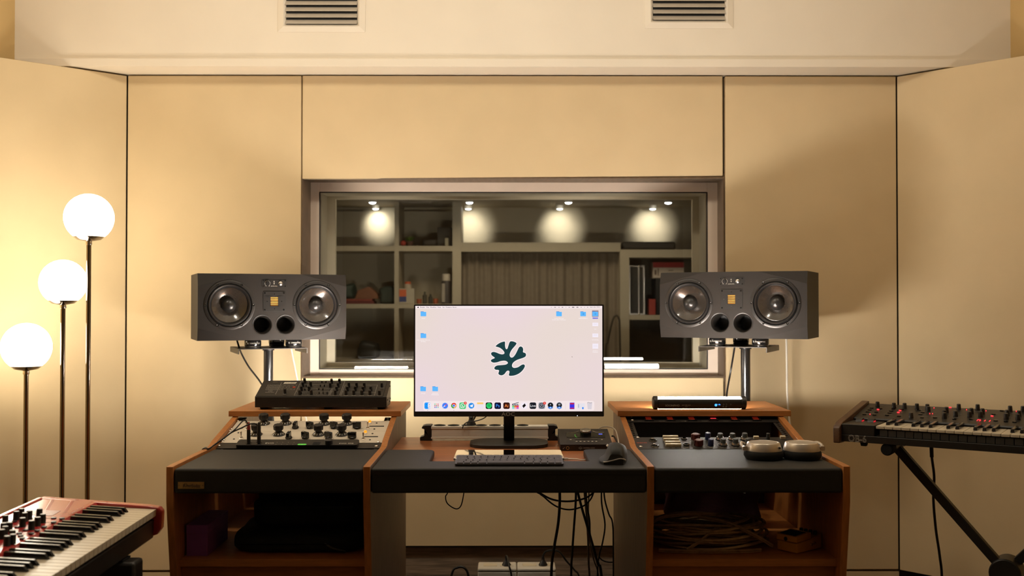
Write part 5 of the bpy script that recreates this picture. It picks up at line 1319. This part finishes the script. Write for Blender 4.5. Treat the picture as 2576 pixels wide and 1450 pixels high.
# ================================================================ things stored in the desk cabinets
SZ = .482
tg = lambda o, l, c, g=None: tag(o, l, c, g)
pz0 = P(469, 1397, 2.75); pz1 = P(522, 1321, 2.75)
bxz = thing('storage_box', 'purple cardboard box on the left cabinet shelf', 'box', T((pz0.x + pz1.x) / 2, 2.75, SZ))
bw_ = (pz1.x - pz0.x) / 2
MB().bx(-bw_, bw_, 0, .20, 0, .068).build('box_base', PURPLE, bxz, bevel=.001)
MB().bx(-bw_ - .0005, bw_ + .0005, -.001, .201, .058, .082).build('lid', PURPLE, bxz, bevel=.001)
def soft(x0, x1, y0, y1, z0, z1, r, seed, amp=.004):
    bm = bmesh.new(); bmesh.ops.create_cube(bm, size=1)
    bmesh.ops.subdivide_edges(bm, edges=bm.edges, cuts=9, use_grid_fill=True)
    rnd = random.Random(seed); ph = [rnd.uniform(0, 6) for _ in range(6)]
    c = Vector(((x0 + x1) / 2, (y0 + y1) / 2, (z0 + z1) / 2)); s_ = Vector((x1 - x0, y1 - y0, z1 - z0))
    for v in bm.verts:
        p = v.co * 2; l = max((abs(p.x) ** 6 + abs(p.y) ** 6 + abs(p.z) ** 6) ** (1 / 6), 1e-6) / max(abs(p.x), abs(p.y), abs(p.z), 1e-6); p = p / l
        q_ = Vector((p.x * s_.x / 2, p.y * s_.y / 2, p.z * s_.z / 2))
        top = max(0, p.z)
        q_.z += amp * top * (math.sin(q_.x * 40 + ph[0]) + math.sin(q_.y * 50 + ph[1] + q_.x * 20))
        q_.z = max(q_.z, -s_.z / 2)
        q_.x += amp * .7 * math.sin(q_.z * 60 + ph[2] + q_.y * 25); q_.y += amp * .7 * math.sin(q_.x * 45 + ph[3])
        v.co = q_ + c
    vs = [tuple(v.co) for v in bm.verts]; fs = [tuple(x.index for x in f.verts) for f in bm.faces]; bm.free()
    return vs, fs
b1 = thing('equipment_bag', 'wide flat black nylon bag lying on the left cabinet shelf', 'bag', T(-.58, 2.93, SZ))
m = MB(); m.add(*soft(-.163, .195, -.16, .20, 0, .052, .02, 3, .0025)); m.build('body', CLOTH, b1)
MB().tube([(-.13, -.1605, .026), (.165, -.1605, .026)], .0016, 6, sm=False).build('zipper', BLACKG, b1)
MB().tube([(.09, -.155, .030), (.115, -.165, .018), (.15, -.162, .008)], .0024, 6).build('strap', GREYPL, b1)
b2 = thing('equipment_bag', 'boxy black nylon bag stacked on the flat bag in the left cabinet', 'bag', T(-.54, 2.96, SZ + .0550))
m = MB(); m.add(*soft(-.163, .150, -.13, .14, 0, .078, .02, 5, .002)); m.build('body', CLOTH, b2)
MB().tube([(-.12, -.1308, .060), (.12, -.1308, .060)], .0016, 6, sm=False).build('zipper', BLACKG, b2)
# speaker cable coil, red bag, pedal, rubber disc on the right shelf
SZ = .481
cc = thing('speaker_cable_coil', 'loose coil of translucent copper speaker cable on the right cabinet shelf', 'cable', T(.553, 2.90, SZ))
random.seed(11); m = MB(); pts = []
N_ = 15
for k in range(N_ * 22):
    a = 2 * PI * k / 22; t_ = k / (N_ * 22)
    rx = .145 + .020 * math.sin(t_ * 29) ; ry = .095 + .018 * math.cos(t_ * 23)
    pts.append(Vector((rx * math.cos(a) + .010 * math.sin(t_ * 17), ry * math.sin(a) + .008 * math.cos(t_ * 31), .006 + .060 * t_ + .006 * math.sin(a * 2 + t_ * 40))))
m.tube([p + Vector((0, 0, .0030)) for p in pts], .0030, 6, 2); m.tube([p + Vector((.0048, 0, .0016)) for p in pts], .0030, 6, 2)
m.build('coil', CLEARC, cc)
m = MB()
for pt in ([(-.165, -.02, .045), (-.13, -.05, .078), (-.06, -.06, .090), (.02, -.06, .090)], [(-.03, -.06, .084), (.05, -.085, .070), (.12, -.105, .040), (.165, -.10, .012)], [(-.072, -.12, .006), (-.03, -.11, .030), (.01, -.09, .055), (.06, -.07, .065)], [(-.145, -.115, .0045), (-.05, -.130, .0045), (.05, -.130, .0045), (.13, -.115, .0045)]):
    m.tube(pt, .0030, 6); m.tube([(a, b - .003, c + .0052) for a, b, c in pt], .0030, 6)
m.build('loose_loop', CLEARC, cc)
rb = thing('fabric_bag', 'crumpled dark red fabric bag behind the speaker cable coil', 'bag', T(.62, 3.17, SZ))
m = MB(); m.add(*soft(-.13, .14, -.10, .12, 0, .158, .03, 9, .009)); m.build('body', REDCLOTH, rb)
MB(frame((.085, -.108, .118), (.96, 0, -.25), (.25, 0, .96), (0, -1, 0))).poly([(-.012, .006), (-.002, -.004), (.001, .009), (.005, .009), (.003, -.010), (-.003, -.010)], .0).build('printed_mark', WHITEINK, rb, smooth=False)
pv = P(2005, 1394, 2.766)
ang = R(38)
pd = thing('effect_pedal', 'yellow guitar effect pedal on the right cabinet shelf', 'effect pedal', frame((pv.x, pv.y, SZ), (math.cos(ang), math.sin(ang), 0), (-math.sin(ang), math.cos(ang), 0), (0, 0, 1)))
# origin at the nearest corner: x runs right/back (long side), y runs left/back (short side)
MB().prism([(0, .002), (0, .027), (.045, .030), (.11, .040), (.11, .002)], 0, .064, XZp).build('case', YELLOW, pd, bevel=.0015)
MB().prism([(-.003, .030), (-.003, .046), (.062, .050), (.062, .034)], -.0005, .0645, XZp).build('foot_switch', YELLOW, pd, bevel=.0012)
MB().prism([(.002, .0470), (.002, .0476), (.048, .0505), (.048, .0499)], .007, .057, XZp).build('rubber_pad', RUBBER, pd)
k = MB().lathe([(.0052, 0), (.0050, .010), (.0001, .0105)], 14).build('knob', BLACKP, pd); spread(k, [T(.094, .010 + i * .015, .0385) for i in range(4)])
k = MB().cyl((0, 0, 0), (0, -.006, 0), .0050, 14, .0042).build('jack_socket', CHROME, pd); spread(k, [T(.060, .0005, .018), T(.074, .0005, .020)])
MB().cyl((-.0030, .034, .036), (-.0042, .034, .036), .0055, 16).build('screw', BLACKP, pd)
MB().lathe([(.008, 0), (.008, .002), (.0001, .002)], 12).build('foot', RUBBER, pd).matrix_basis = T(.02, .03, 0)
dp = P(1667, 1285, 3.46)
MB_ = MB().cyl((dp.x, 3.462, dp.z), (dp.x, 3.478, dp.z), .0335, 32); o = MB_.build('cable_grommet', RUBBER, cr); o.matrix_basis = T(-XCR, 0, 0)

# ================================================================ under the centre desk: sockets, plugs, hanging leads
def sock(label, xa, xb):
    a, b_ = P(xa, 1428, 3.75).x, P(xb, 1428, 3.75).x
    t = thing('power_socket_block', label, 'power socket', T((a + b_) / 2, 3.75, 0), 'white power socket blocks on the floor')
    h = (b_ - a) / 2
    MB().bx(-h, h, 0, .095, 0, .180).build('body', WHITEPL, t, bevel=.003)
    MB().bx(-h - .001, h + .001, -.001, .096, .1805, .194).build('cover', WHITEPL, t, bevel=.006, seg=4)
    MB().bx(-.05, .0, .03, .065, .194, .1955).bx(.01, .05, .03, .065, .194, .1955).build('socket_insert', IVORY, t, bevel=.0006)
    return t
sock('left white power socket block on the floor under the desk', 1202, 1299)
sock('right white power socket block on the floor under the desk', 1302, 1398)
def plug(label, p, pts):
    t = thing('power_plug', label, 'plug', T(*p))
    MB().lathe([(.0165, 0), (.0155, .003), (.0080, .016), (.0060, .020), (.0058, .029), (.0001, .0295)], 20).build('plug_body', BLACKP, t)
    MB(T(*p).inverted()).tube([Vector(p) + Vector((0, 0, .027))] + pts, .0034, 8).build('lead', CABLEB, t)
plug('black power plug in the left white socket block', P(1274, 0, 3.79).xy.to_3d() + Vector((0, 0, .1962)), [P(1273, 1400, 3.79), P(1276, 1402, 3.78), P(1281, 1425, 3.735), P(1287, 1452, 3.73), P(1292, 1520, 3.70), Vector((.02, 3.66, .005))])
plug('black power plug in the right white socket block, its lead arching to the right', P(1365.5, 0, 3.79).xy.to_3d() + Vector((0, 0, .1962)), [P(1367, 1397, 3.79), P(1374, 1388, 3.79), P(1390, 1385, 3.79), P(1408, 1390, 3.79), P(1425, 1412, 3.8), P(1445, 1435, 3.8), P(1457, 1455, 3.8), P(1462, 1540, 3.8), Vector((.28, 3.8, .005))])
ch = [
 ('thin black cable looping under the left part of the padded edge', [(1127, 1232, 3.2), (1121, 1250, 3.2), (1126, 1268, 3.2), (1147, 1281, 3.2), (1160, 1272, 3.2), (1167, 1240, 3.2), (1168, 1225, 3.2)], .0018, CABLEB),
 ('black cable sagging in a shallow loop under the desk', [(1350, 1230, 3.2), (1362, 1243, 3.2), (1392, 1258, 3.2), (1432, 1262, 3.2), (1472, 1254, 3.2), (1497, 1236, 3.2), (1505, 1225, 3.2)], .0030, CABLEB),
 ('black cable sagging in a deeper loop under the desk', [(1352, 1228, 3.25), (1370, 1252, 3.25), (1400, 1275, 3.25), (1432, 1283, 3.25), (1465, 1275, 3.25), (1485, 1258, 3.25), (1494, 1238, 3.25), (1500, 1225, 3.25)], .0026, CABLEB),
 ('thick black cable hanging from the desk to the floor, left of the bundle', [(1408, 1225, 3.1), (1408, 1270, 3.1), (1404, 1320, 3.1), (1394, 1380, 3.1), (1387, 1450, 3.1), (1384, 1600, 3.1)], .0044, CABLEB),
 ('black cable hanging straight down in the middle of the bundle', [(1449, 1225, 3.15), (1448, 1270, 3.15), (1443, 1340, 3.15), (1439, 1400, 3.15), (1437, 1450, 3.15), (1436, 1600, 3.15)], .0036, CABLEB),
 ('thick black cable running diagonally to the lower right', [(1452, 1225, 3.05), (1460, 1265, 3.05), (1476, 1320, 3.05), (1492, 1375, 3.05), (1504, 1420, 3.05), (1514, 1455, 3.05), (1540, 1560, 3.05)], .0038, CABLEB),
 ('black cable crossing the grey ones behind the bundle', [(1474, 1225, 3.25), (1476, 1270, 3.25), (1483, 1310, 3.25), (1485, 1350, 3.25), (1497, 1400, 3.25), (1512, 1450, 3.25), (1530, 1560, 3.25)], .0030, CABLEB),
 ('grey cable hanging straight in the bundle', [(1470, 1225, 3.35), (1475, 1290, 3.35), (1479, 1350, 3.35), (1481, 1420, 3.35), (1483, 1460, 3.35), (1484, 1560, 3.35)], .0034, mat('grey_cable', (.20, .17, .13), .5)),
 ('grey cable slanting beside the diagonal black cable', [(1482, 1225, 3.45), (1480, 1290, 3.45), (1483, 1360, 3.45), (1494, 1410, 3.45), (1506, 1455, 3.45), (1520, 1560, 3.45)], .0026, MATS['grey_cable']),
 ('thin black cable swinging to the right then back', [(1513, 1225, 3.3), (1514, 1270, 3.3), (1522, 1320, 3.3), (1516, 1365, 3.3), (1507, 1400, 3.3), (1503, 1455, 3.3), (1500, 1560, 3.3)], .0026, CABLEB),
 ('thin black cable leaning against the right cabinet side', [(1519, 1225, 3.15), (1522, 1260, 3.15), (1532, 1295, 3.15), (1541, 1318, 3.15), (1543, 1400, 3.15), (1543, 1560, 3.15)], .0024, CABLEB),
 ('thin black cable curving along the floor edge to the right cabinet', [(1505, 1400, 3.5), (1515, 1410, 3.5), (1530, 1415, 3.5), (1548, 1415, 3.5)], .0024, CABLEB),
 ('black cable arching low on the left under the desk', [(1118, 1700, 3.7), (1126, 1500, 3.7), (1138, 1440, 3.7), (1150, 1429, 3.7), (1163, 1427, 3.7), (1174, 1436, 3.7), (1179, 1455, 3.7), (1182, 1500, 3.7), (1186, 1700, 3.7)], .0044, CABLEB)]
for l, pt, r_, m_ in ch:
    q = [P(*a) for a in pt]
    for e_ in (0, -1):
        if pt[e_][1] > 1500: q[e_].z = r_ + .001
    if pt[0][1] < 1240: q.insert(0, Vector((q[0].x, q[0].y, ZD - .0225)))
    if pt[-1][1] < 1240: q.append(Vector((q[-1].x, q[-1].y, ZD - .0225)))
    o = MB().tube(q, r_, 7, 5).build('hanging_cable', m_); tag(o, l, 'cable', 'cables hanging under the desk')

# ================================================================ the room beyond the glass
OY = 6.31
struct(slab(-2.4, 2.4, 4.62, 6.8, -.06, 0).build('floor_far_room', PLANK))
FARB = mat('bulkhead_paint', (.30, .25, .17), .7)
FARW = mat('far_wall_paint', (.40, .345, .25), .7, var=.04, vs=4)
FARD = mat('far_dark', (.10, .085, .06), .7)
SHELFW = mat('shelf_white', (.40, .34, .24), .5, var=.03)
struct(slab(-2.4, 2.4, 6.70, 6.76, 0, 2.4).build('wall_far', FARW))
struct(slab(-2.44, -2.4, 4.3, 6.76, 0, 2.4).build('wall_far_left', FARW))
struct(slab(2.4, 2.44, 4.3, 6.76, 0, 2.4).build('wall_far_right', FARW))
struct(slab(-2.4, 2.4, 6.0, 6.70, 1.775, 2.4).build('trim_2', FARB), 'dark bulkhead carrying the spotlights')
struct(slab(-2.4, 2.4, 4.3, 6.0, 2.34, 2.4).build('ceiling_far_room', FARD))
def X_(p, Y=OY): return P(p, 700, Y).x
def Z_(p, Y=OY): return P(1275, p, Y).z
# left shelving unit: uprights, boards
su = thing('shelving_unit', 'white open shelving unit seen through the left half of the window', 'shelf', T(0, OY, 0))
bx0, bx1 = X_(800), X_(1150)
MB().bx(bx0, bx1, .33, .345, 0, Z_(520)).build('back_panel', FARW, su)
up_ = [MB().bx(X_(a), X_(b), 0, .33, 0, Z_(508)).build('upright', SHELFW, su) for a, b in ((796, 806), (992, 1003), (1138, 1160))]
for a, b in ((619, 632), (765, 776), (905, 915)):
    for c, d_ in ((806, 992), (1003, 1138)): MB().bx(X_(c), X_(d_), .002, .328, Z_(b), Z_(a)).build('shelf_board', SHELFW, su)
# centre: beam and curtain
struct(MB().bx(X_(1160), X_(1562), OY + .02, OY + .38, Z_(633), Z_(610)).build('trim_3', SHELFW), 'pale beam above the curtain')
m = MB(); n = 260; cx0_, cx1_ = X_(1161), X_(1561); z0_, z1_ = .02, Z_(634)
vs = []
for i in range(n):
    t_ = i / (n - 1); y = OY + .12 + .007 * math.sin(t_ * 115) + .006 * math.sin(t_ * 47 + 1)
    vs += [(cx0_ + (cx1_ - cx0_) * t_, y, z0_), (cx0_ + (cx1_ - cx0_) * t_, y, z1_)]
m.add(vs, [(2 * i, 2 * i + 2, 2 * i + 3, 2 * i + 1) for i in range(n - 1)])
o = m.build('curtain', mat('taupe_curtain', (.20, .16, .115), .85)); tag(o, 'taupe pleated curtain behind the middle of the window', 'curtain')
# right cabinet
rc = thing('shelving_unit', 'pale framed shelving unit seen through the right end of the window', 'shelf', T(0, OY, 0))
rx0, rx1 = X_(1560), X_(1790)
MB().bx(rx0, X_(1583), 0, .33, 0, Z_(628)).build('upright', SHELFW, rc)
MB().bx(X_(1583), rx1, 0, .33, Z_(648), Z_(628)).build('top_board', SHELFW, rc)
MB().bx(X_(1583), rx1, .002, .33, Z_(805), Z_(793)).build('shelf_board', SHELFW, rc)
MB().bx(rx1, rx1 + .03, 0, .33, 0, Z_(628)).build('upright', SHELFW, rc)
MB().bx(rx0, rx1, .33, .345, 0, Z_(640)).build('back_panel', FARD, rc)
def fbox(name, label, cat, x0, x1, y0, y1, Y, dp_, m_, bev=.002, z0=None, group=None):
    a, b_ = X_(x0, Y), X_(x1, Y); zt_ = Z_(y0, Y); zb2 = Z_(y1, Y) if z0 is None else z0
    o = MB().bx(a, b_, Y, Y + dp_, zb2, zt_).build(name, m_, None, bevel=bev); return tag(o, label, cat, group)
zA, zB, zC, zR = Z_(619) + .0005, Z_(765) + .0005, Z_(905) + .0005, Z_(793) + .0005
C = lambda n, r, g, b: mat(n, lin(r, g, b), .6)
fbox('book', 'lowest dark red book lying in the left shelving unit', 'book', 856, 942, 763, 766, OY + .05, .16, C('b1', 120, 40, 25), .001, zB, 'red books lying in the left shelving unit').scale.z = 1
hb = Z_(763, OY + .05)
for k, l in enumerate(('middle', 'topmost')):
    o = MB().bx(X_(857, OY + .05), X_((940, 936)[k], OY + .05), OY + .055, OY + .20, hb + .0005 + k * .013, hb + .013 + k * .013 - .0002).build('book', C('b' + str(k + 2), *((95, 30, 22), (130, 55, 35))[k]), None, bevel=.001)
    tag(o, '%s dark red book lying in the left shelving unit' % l, 'book', 'red books lying in the left shelving unit')
hb2 = hb + .027
o = MB().prism([(X_(888), hb2), (X_(948), hb2), (X_(945), hb2 + .03), (X_(924), hb2 + .075), (X_(896), hb2 + .05)], OY + .06, OY + .17, XZ).build('paper_bag', C('pb', 120, 75, 45), None, bevel=.004); tag(o, 'brown paper bag on the red books in the left shelving unit', 'bag')
o = MB().add(*soft(X_(950), X_(990), OY + .06, OY + .24, zB, zB + .10, .02, 21, .006)).build('fabric_pouch', C('gp', 52, 60, 50), None); tag(o, 'dark green pouch beside the red books behind the glass', 'pouch')
o = MB().add(*soft(X_(845), X_(884), OY + .07, OY + .24, hb2 + .0, hb2 + .09, .02, 22, .006)).build('fabric_pouch', C('gp2', 45, 55, 42), None); tag(o, 'dark green pouch on the red books at the left, behind the glass', 'pouch')
t = thing('product_box', 'small white box with an orange and blue side in the shelving unit', 'box', T(X_(1021), OY + .04, zB))
hw = (X_(1041) - X_(1001)) / 2; hh3 = .094
MB().bx(-hw, hw, 0, .07, 0, hh3).build('carton', C('wb', 170, 160, 140), t, bevel=.001)
MB().bx(-hw, -hw * .02, -.0006, 0, .045, hh3 - .006).build('orange_label', C('ob', 190, 90, 45), t); MB().bx(-hw, -hw * .02, -.0006, 0, .012, .0445).build('blue_label', C('bb', 50, 60, 110), t)
t = thing('jar', 'small white jar with an orange lid on top of the white box', 'jar', T(X_(1023), OY + .075, zB + hh3 + .0005))
MB().lathe([(.024, 0), (.024, .022), (.018, .028), (.0001, .028)], 20).build('body', C('jw', 165, 150, 130), t); MB().lathe([(.019, .0285), (.019, .042), (.0001, .042)], 20).build('lid', C('jo', 185, 85, 45), t)
t = thing('spray_can', 'tall black spray can with a white cap in the shelving unit', 'spray can', T(X_(1121), OY + .07, zB))
MB().lathe([(.031, 0), (.031, .135), (.026, .142), (.0001, .142)], 24).build('can', C('sc', 60, 52, 48), t); MB().lathe([(.026, .1425), (.026, .180), (.022, .184), (.0001, .184)], 24).build('cap', C('sw', 190, 178, 160), t)
MB().bx(-.026, -.006, -.0318, -.028, .01, .125).build('label', C('sl', 150, 140, 125), t)
for k, (a, hh_, c, l) in enumerate(((1052, .03, (150, 75, 40), 'small orange tub'), (1066, .075, (70, 65, 52), 'dark slim bottle'), (1080, .06, (58, 55, 44), 'short dark bottle'), (1093, .032, (160, 80, 45), 'small orange-brown tub'))):
    o = MB(T(X_(a), OY + .07 + .012 * k, zB)).lathe([(.013, 0), (.013, hh_ * .7), (.006, hh_ * .8), (.006, hh_), (.0001, hh_)] if hh_ > .05 else [(.015, 0), (.016, hh_), (.0001, hh_)], 16).build('bottle' if hh_ > .05 else 'tub', C('k%d' % k, *c)); tag(o, l + ' between the white box and the spray can, behind the glass', 'bottle' if hh_ > .05 else 'tub')
# plant, apple and dark things on the upper shelf
pt_ = thing('potted_plant', 'small green plant beside a red fruit on the upper shelf behind the glass', 'plant', T(X_(1027), OY + .09, zA))
MB().lathe([(.018, 0), (.024, .030), (.022, .032), (.0001, .030)], 18).build('pot', C('pt', 90, 60, 45), pt_)
m = MB(); random.seed(5)
for k in range(16):
    a = random.uniform(0, 2 * PI); l = random.uniform(.03, .055); u_ = random.uniform(.5, 1.4)
    b0 = Vector((0, 0, .03)); d_ = Vector((math.cos(a), math.sin(a), u_)).normalized(); s_ = d_.cross(Vector((0, 0, 1))).normalized() * .007
    m.add([b0, b0 + d_ * l * .5 + s_, b0 + d_ * l, b0 + d_ * l * .5 - s_, b0 + d_ * l * .5 + Vector((0, 0, .003))], [(0, 1, 4), (1, 2, 4), (2, 3, 4), (3, 0, 4)])
m.build('leaves', C('lf', 95, 120, 40), pt_)
o = MB(T(X_(1012), OY + .05, zA)).sph((0, 0, .0176), .018, 18).build('fruit', C('ap', 150, 45, 30)); tag(o, 'red fruit on the upper shelf behind the glass, left of the plant', 'fruit')
o = MB().add(*soft(X_(1058), X_(1098), OY + .08, OY + .24, zA, zA + .045, .02, 31, .004)).build('cloth_bundle', C('cb', 60, 52, 40)); tag(o, 'dark low bundle in the middle of the upper shelf behind the glass', 'bundle')
fbox('speaker_box', 'small dark box at the right end of the upper shelf behind the glass', 'box', 1100, 1136, 572, 619, OY + .1, .15, C('db', 62, 55, 42), .003, zA)
fbox('paper_cup', 'small white block on the upper shelf behind the glass', 'container', 1119, 1128, 599, 619, OY + .03, .03, C('pc', 150, 140, 115), .002, zA)
o = MB().add(*soft(X_(895), X_(945), OY + .05, OY + .26, zC, zC + .10, .03, 41, .006)).build('backpack', C('bk', 32, 32, 26)); tag(o, 'black bag on the lower shelf behind the left part of the glass', 'bag')
# flight case, labelled carton, red box in the right unit
t = thing('flight_case', 'upright dark flight case with silver edges in the right shelving unit', 'case', T(X_(1604), OY + .04, zR))
cw = (X_(1624) - X_(1585)) / 2; chh = Z_(668) - zR
MB().bx(-cw + .004, cw - .004, .002, .16, .004, chh - .004).build('panel', C('fc', 38, 34, 26), t)
m = MB(); w_ = .009
for x in (-cw, .008, cw - w_): m.bx(x, x + w_, -.002, .165, 0, chh)
m.bx(-cw, cw, -.002, .165, 0, w_).bx(-cw, cw, -.002, .165, chh - w_, chh); m.build('edging', STEEL, t, bevel=.002)
c_ = MB().sph((0, 0, 0), .007, 12).build('corner_ball', CHROME, t); spread(c_, [T(.014, -.006, chh - .004), T(.014, -.006, .006)])
t = thing('product_box', 'white carton with a red band in the right shelving unit', 'box', T(X_(1688), OY + .10, Z_(700, OY + .09) + .0005))
hw = (X_(1726, OY + .1) - X_(1648, OY + .1)) / 2
MB().bx(-hw, hw, 0, .12, 0, .098).build('carton', C('rc1', 190, 175, 160), t, bevel=.001); MB().bx(-hw, hw, -.0008, 0, .065, .098).build('band', C('rc2', 165, 40, 40), t)
m = MB(); m.bx(-hw + .01, -hw + .022, -.001, 0, .02, .05).bx(-hw + .03, -hw + .036, -.001, 0, .015, .06).bx(0, .03, -.001, 0, .045, .05); m.build('print', C('rc3', 90, 70, 60), t)
fbox('equipment_case', 'black case standing under the white carton in the right shelving unit', 'case', 1650, 1740, 700, 793, OY + .09, .16, C('ec', 30, 27, 22), .004, zR).scale = (1, 1, 1)
fbox('product_box', 'narrow red box beside the silver-edged flight case', 'box', 1633, 1649, 753, 793, OY + .05, .10, C('rr', 150, 50, 35), .001, zR)
fbox('rolled_fabric', 'dark grey roll on top of the right shelving unit', 'roll', 1566, 1700, 608, 628, OY + .06, .1, C('rf', 48, 42, 32), .012, Z_(628) + .0005)
o = MB().tube([Vector((P(1520, 0, 6.15).x, 6.15, .006)), P(1523, 905, 6.15), P(1529, 860, 6.15), P(1540, 810, 6.15), P(1548, 795, 6.15), P(1556, 800, 6.15), P(1559, 830, 6.15), P(1561, 1000, 6.15)], .006, 8).build('hanging_hose', C('hh', 52, 44, 30)); tag(o, 'dark looped cable hanging at the right edge of the curtain', 'cable')
# spotlights under the bulkhead; front row added for their reflections in the panes
zs = 1.775
k_ = 0
for Yr, xs_r, word in ((6.13, (937, 1181, 1430, 1681), 'front reflection'), (6.53, (945, 1178, 1408, 1642), 'back')):
    for i, px_ in enumerate(xs_r):
        x = P(px_, 513, Yr).x
        t = thing('spotlight', '%s small lit spotlight behind the glass, %s row' % (('first', 'second', 'third', 'fourth')[i] + ' from the left', word), 'spotlight', T(x, Yr, zs), 'spotlights under the bulkhead behind the glass')
        MB().lathe([(.023, 0), (.023, -.022), (.0215, -.024), (.021, -.020), (.0001, -.020)], 20).build('housing', WHITEPL, t)
        MB().lathe([(.0210, -.0205), (.016, -.028), (.0001, -.032)], 20, close=False).build('lens', SPOTM if Yr < 6.4 else SPOTB, t)
        lamp('SPOT', 'spotlight_beam', (x, Yr, zs - .040), SPOT * (.8 if Yr < 6.4 else .22), (1, .95, .84), .012, aim=(x, 6.70, 1.655 if Yr < 6.4 else 1.645), spot=R(34 if Yr < 6.4 else 84), blend=1.0)
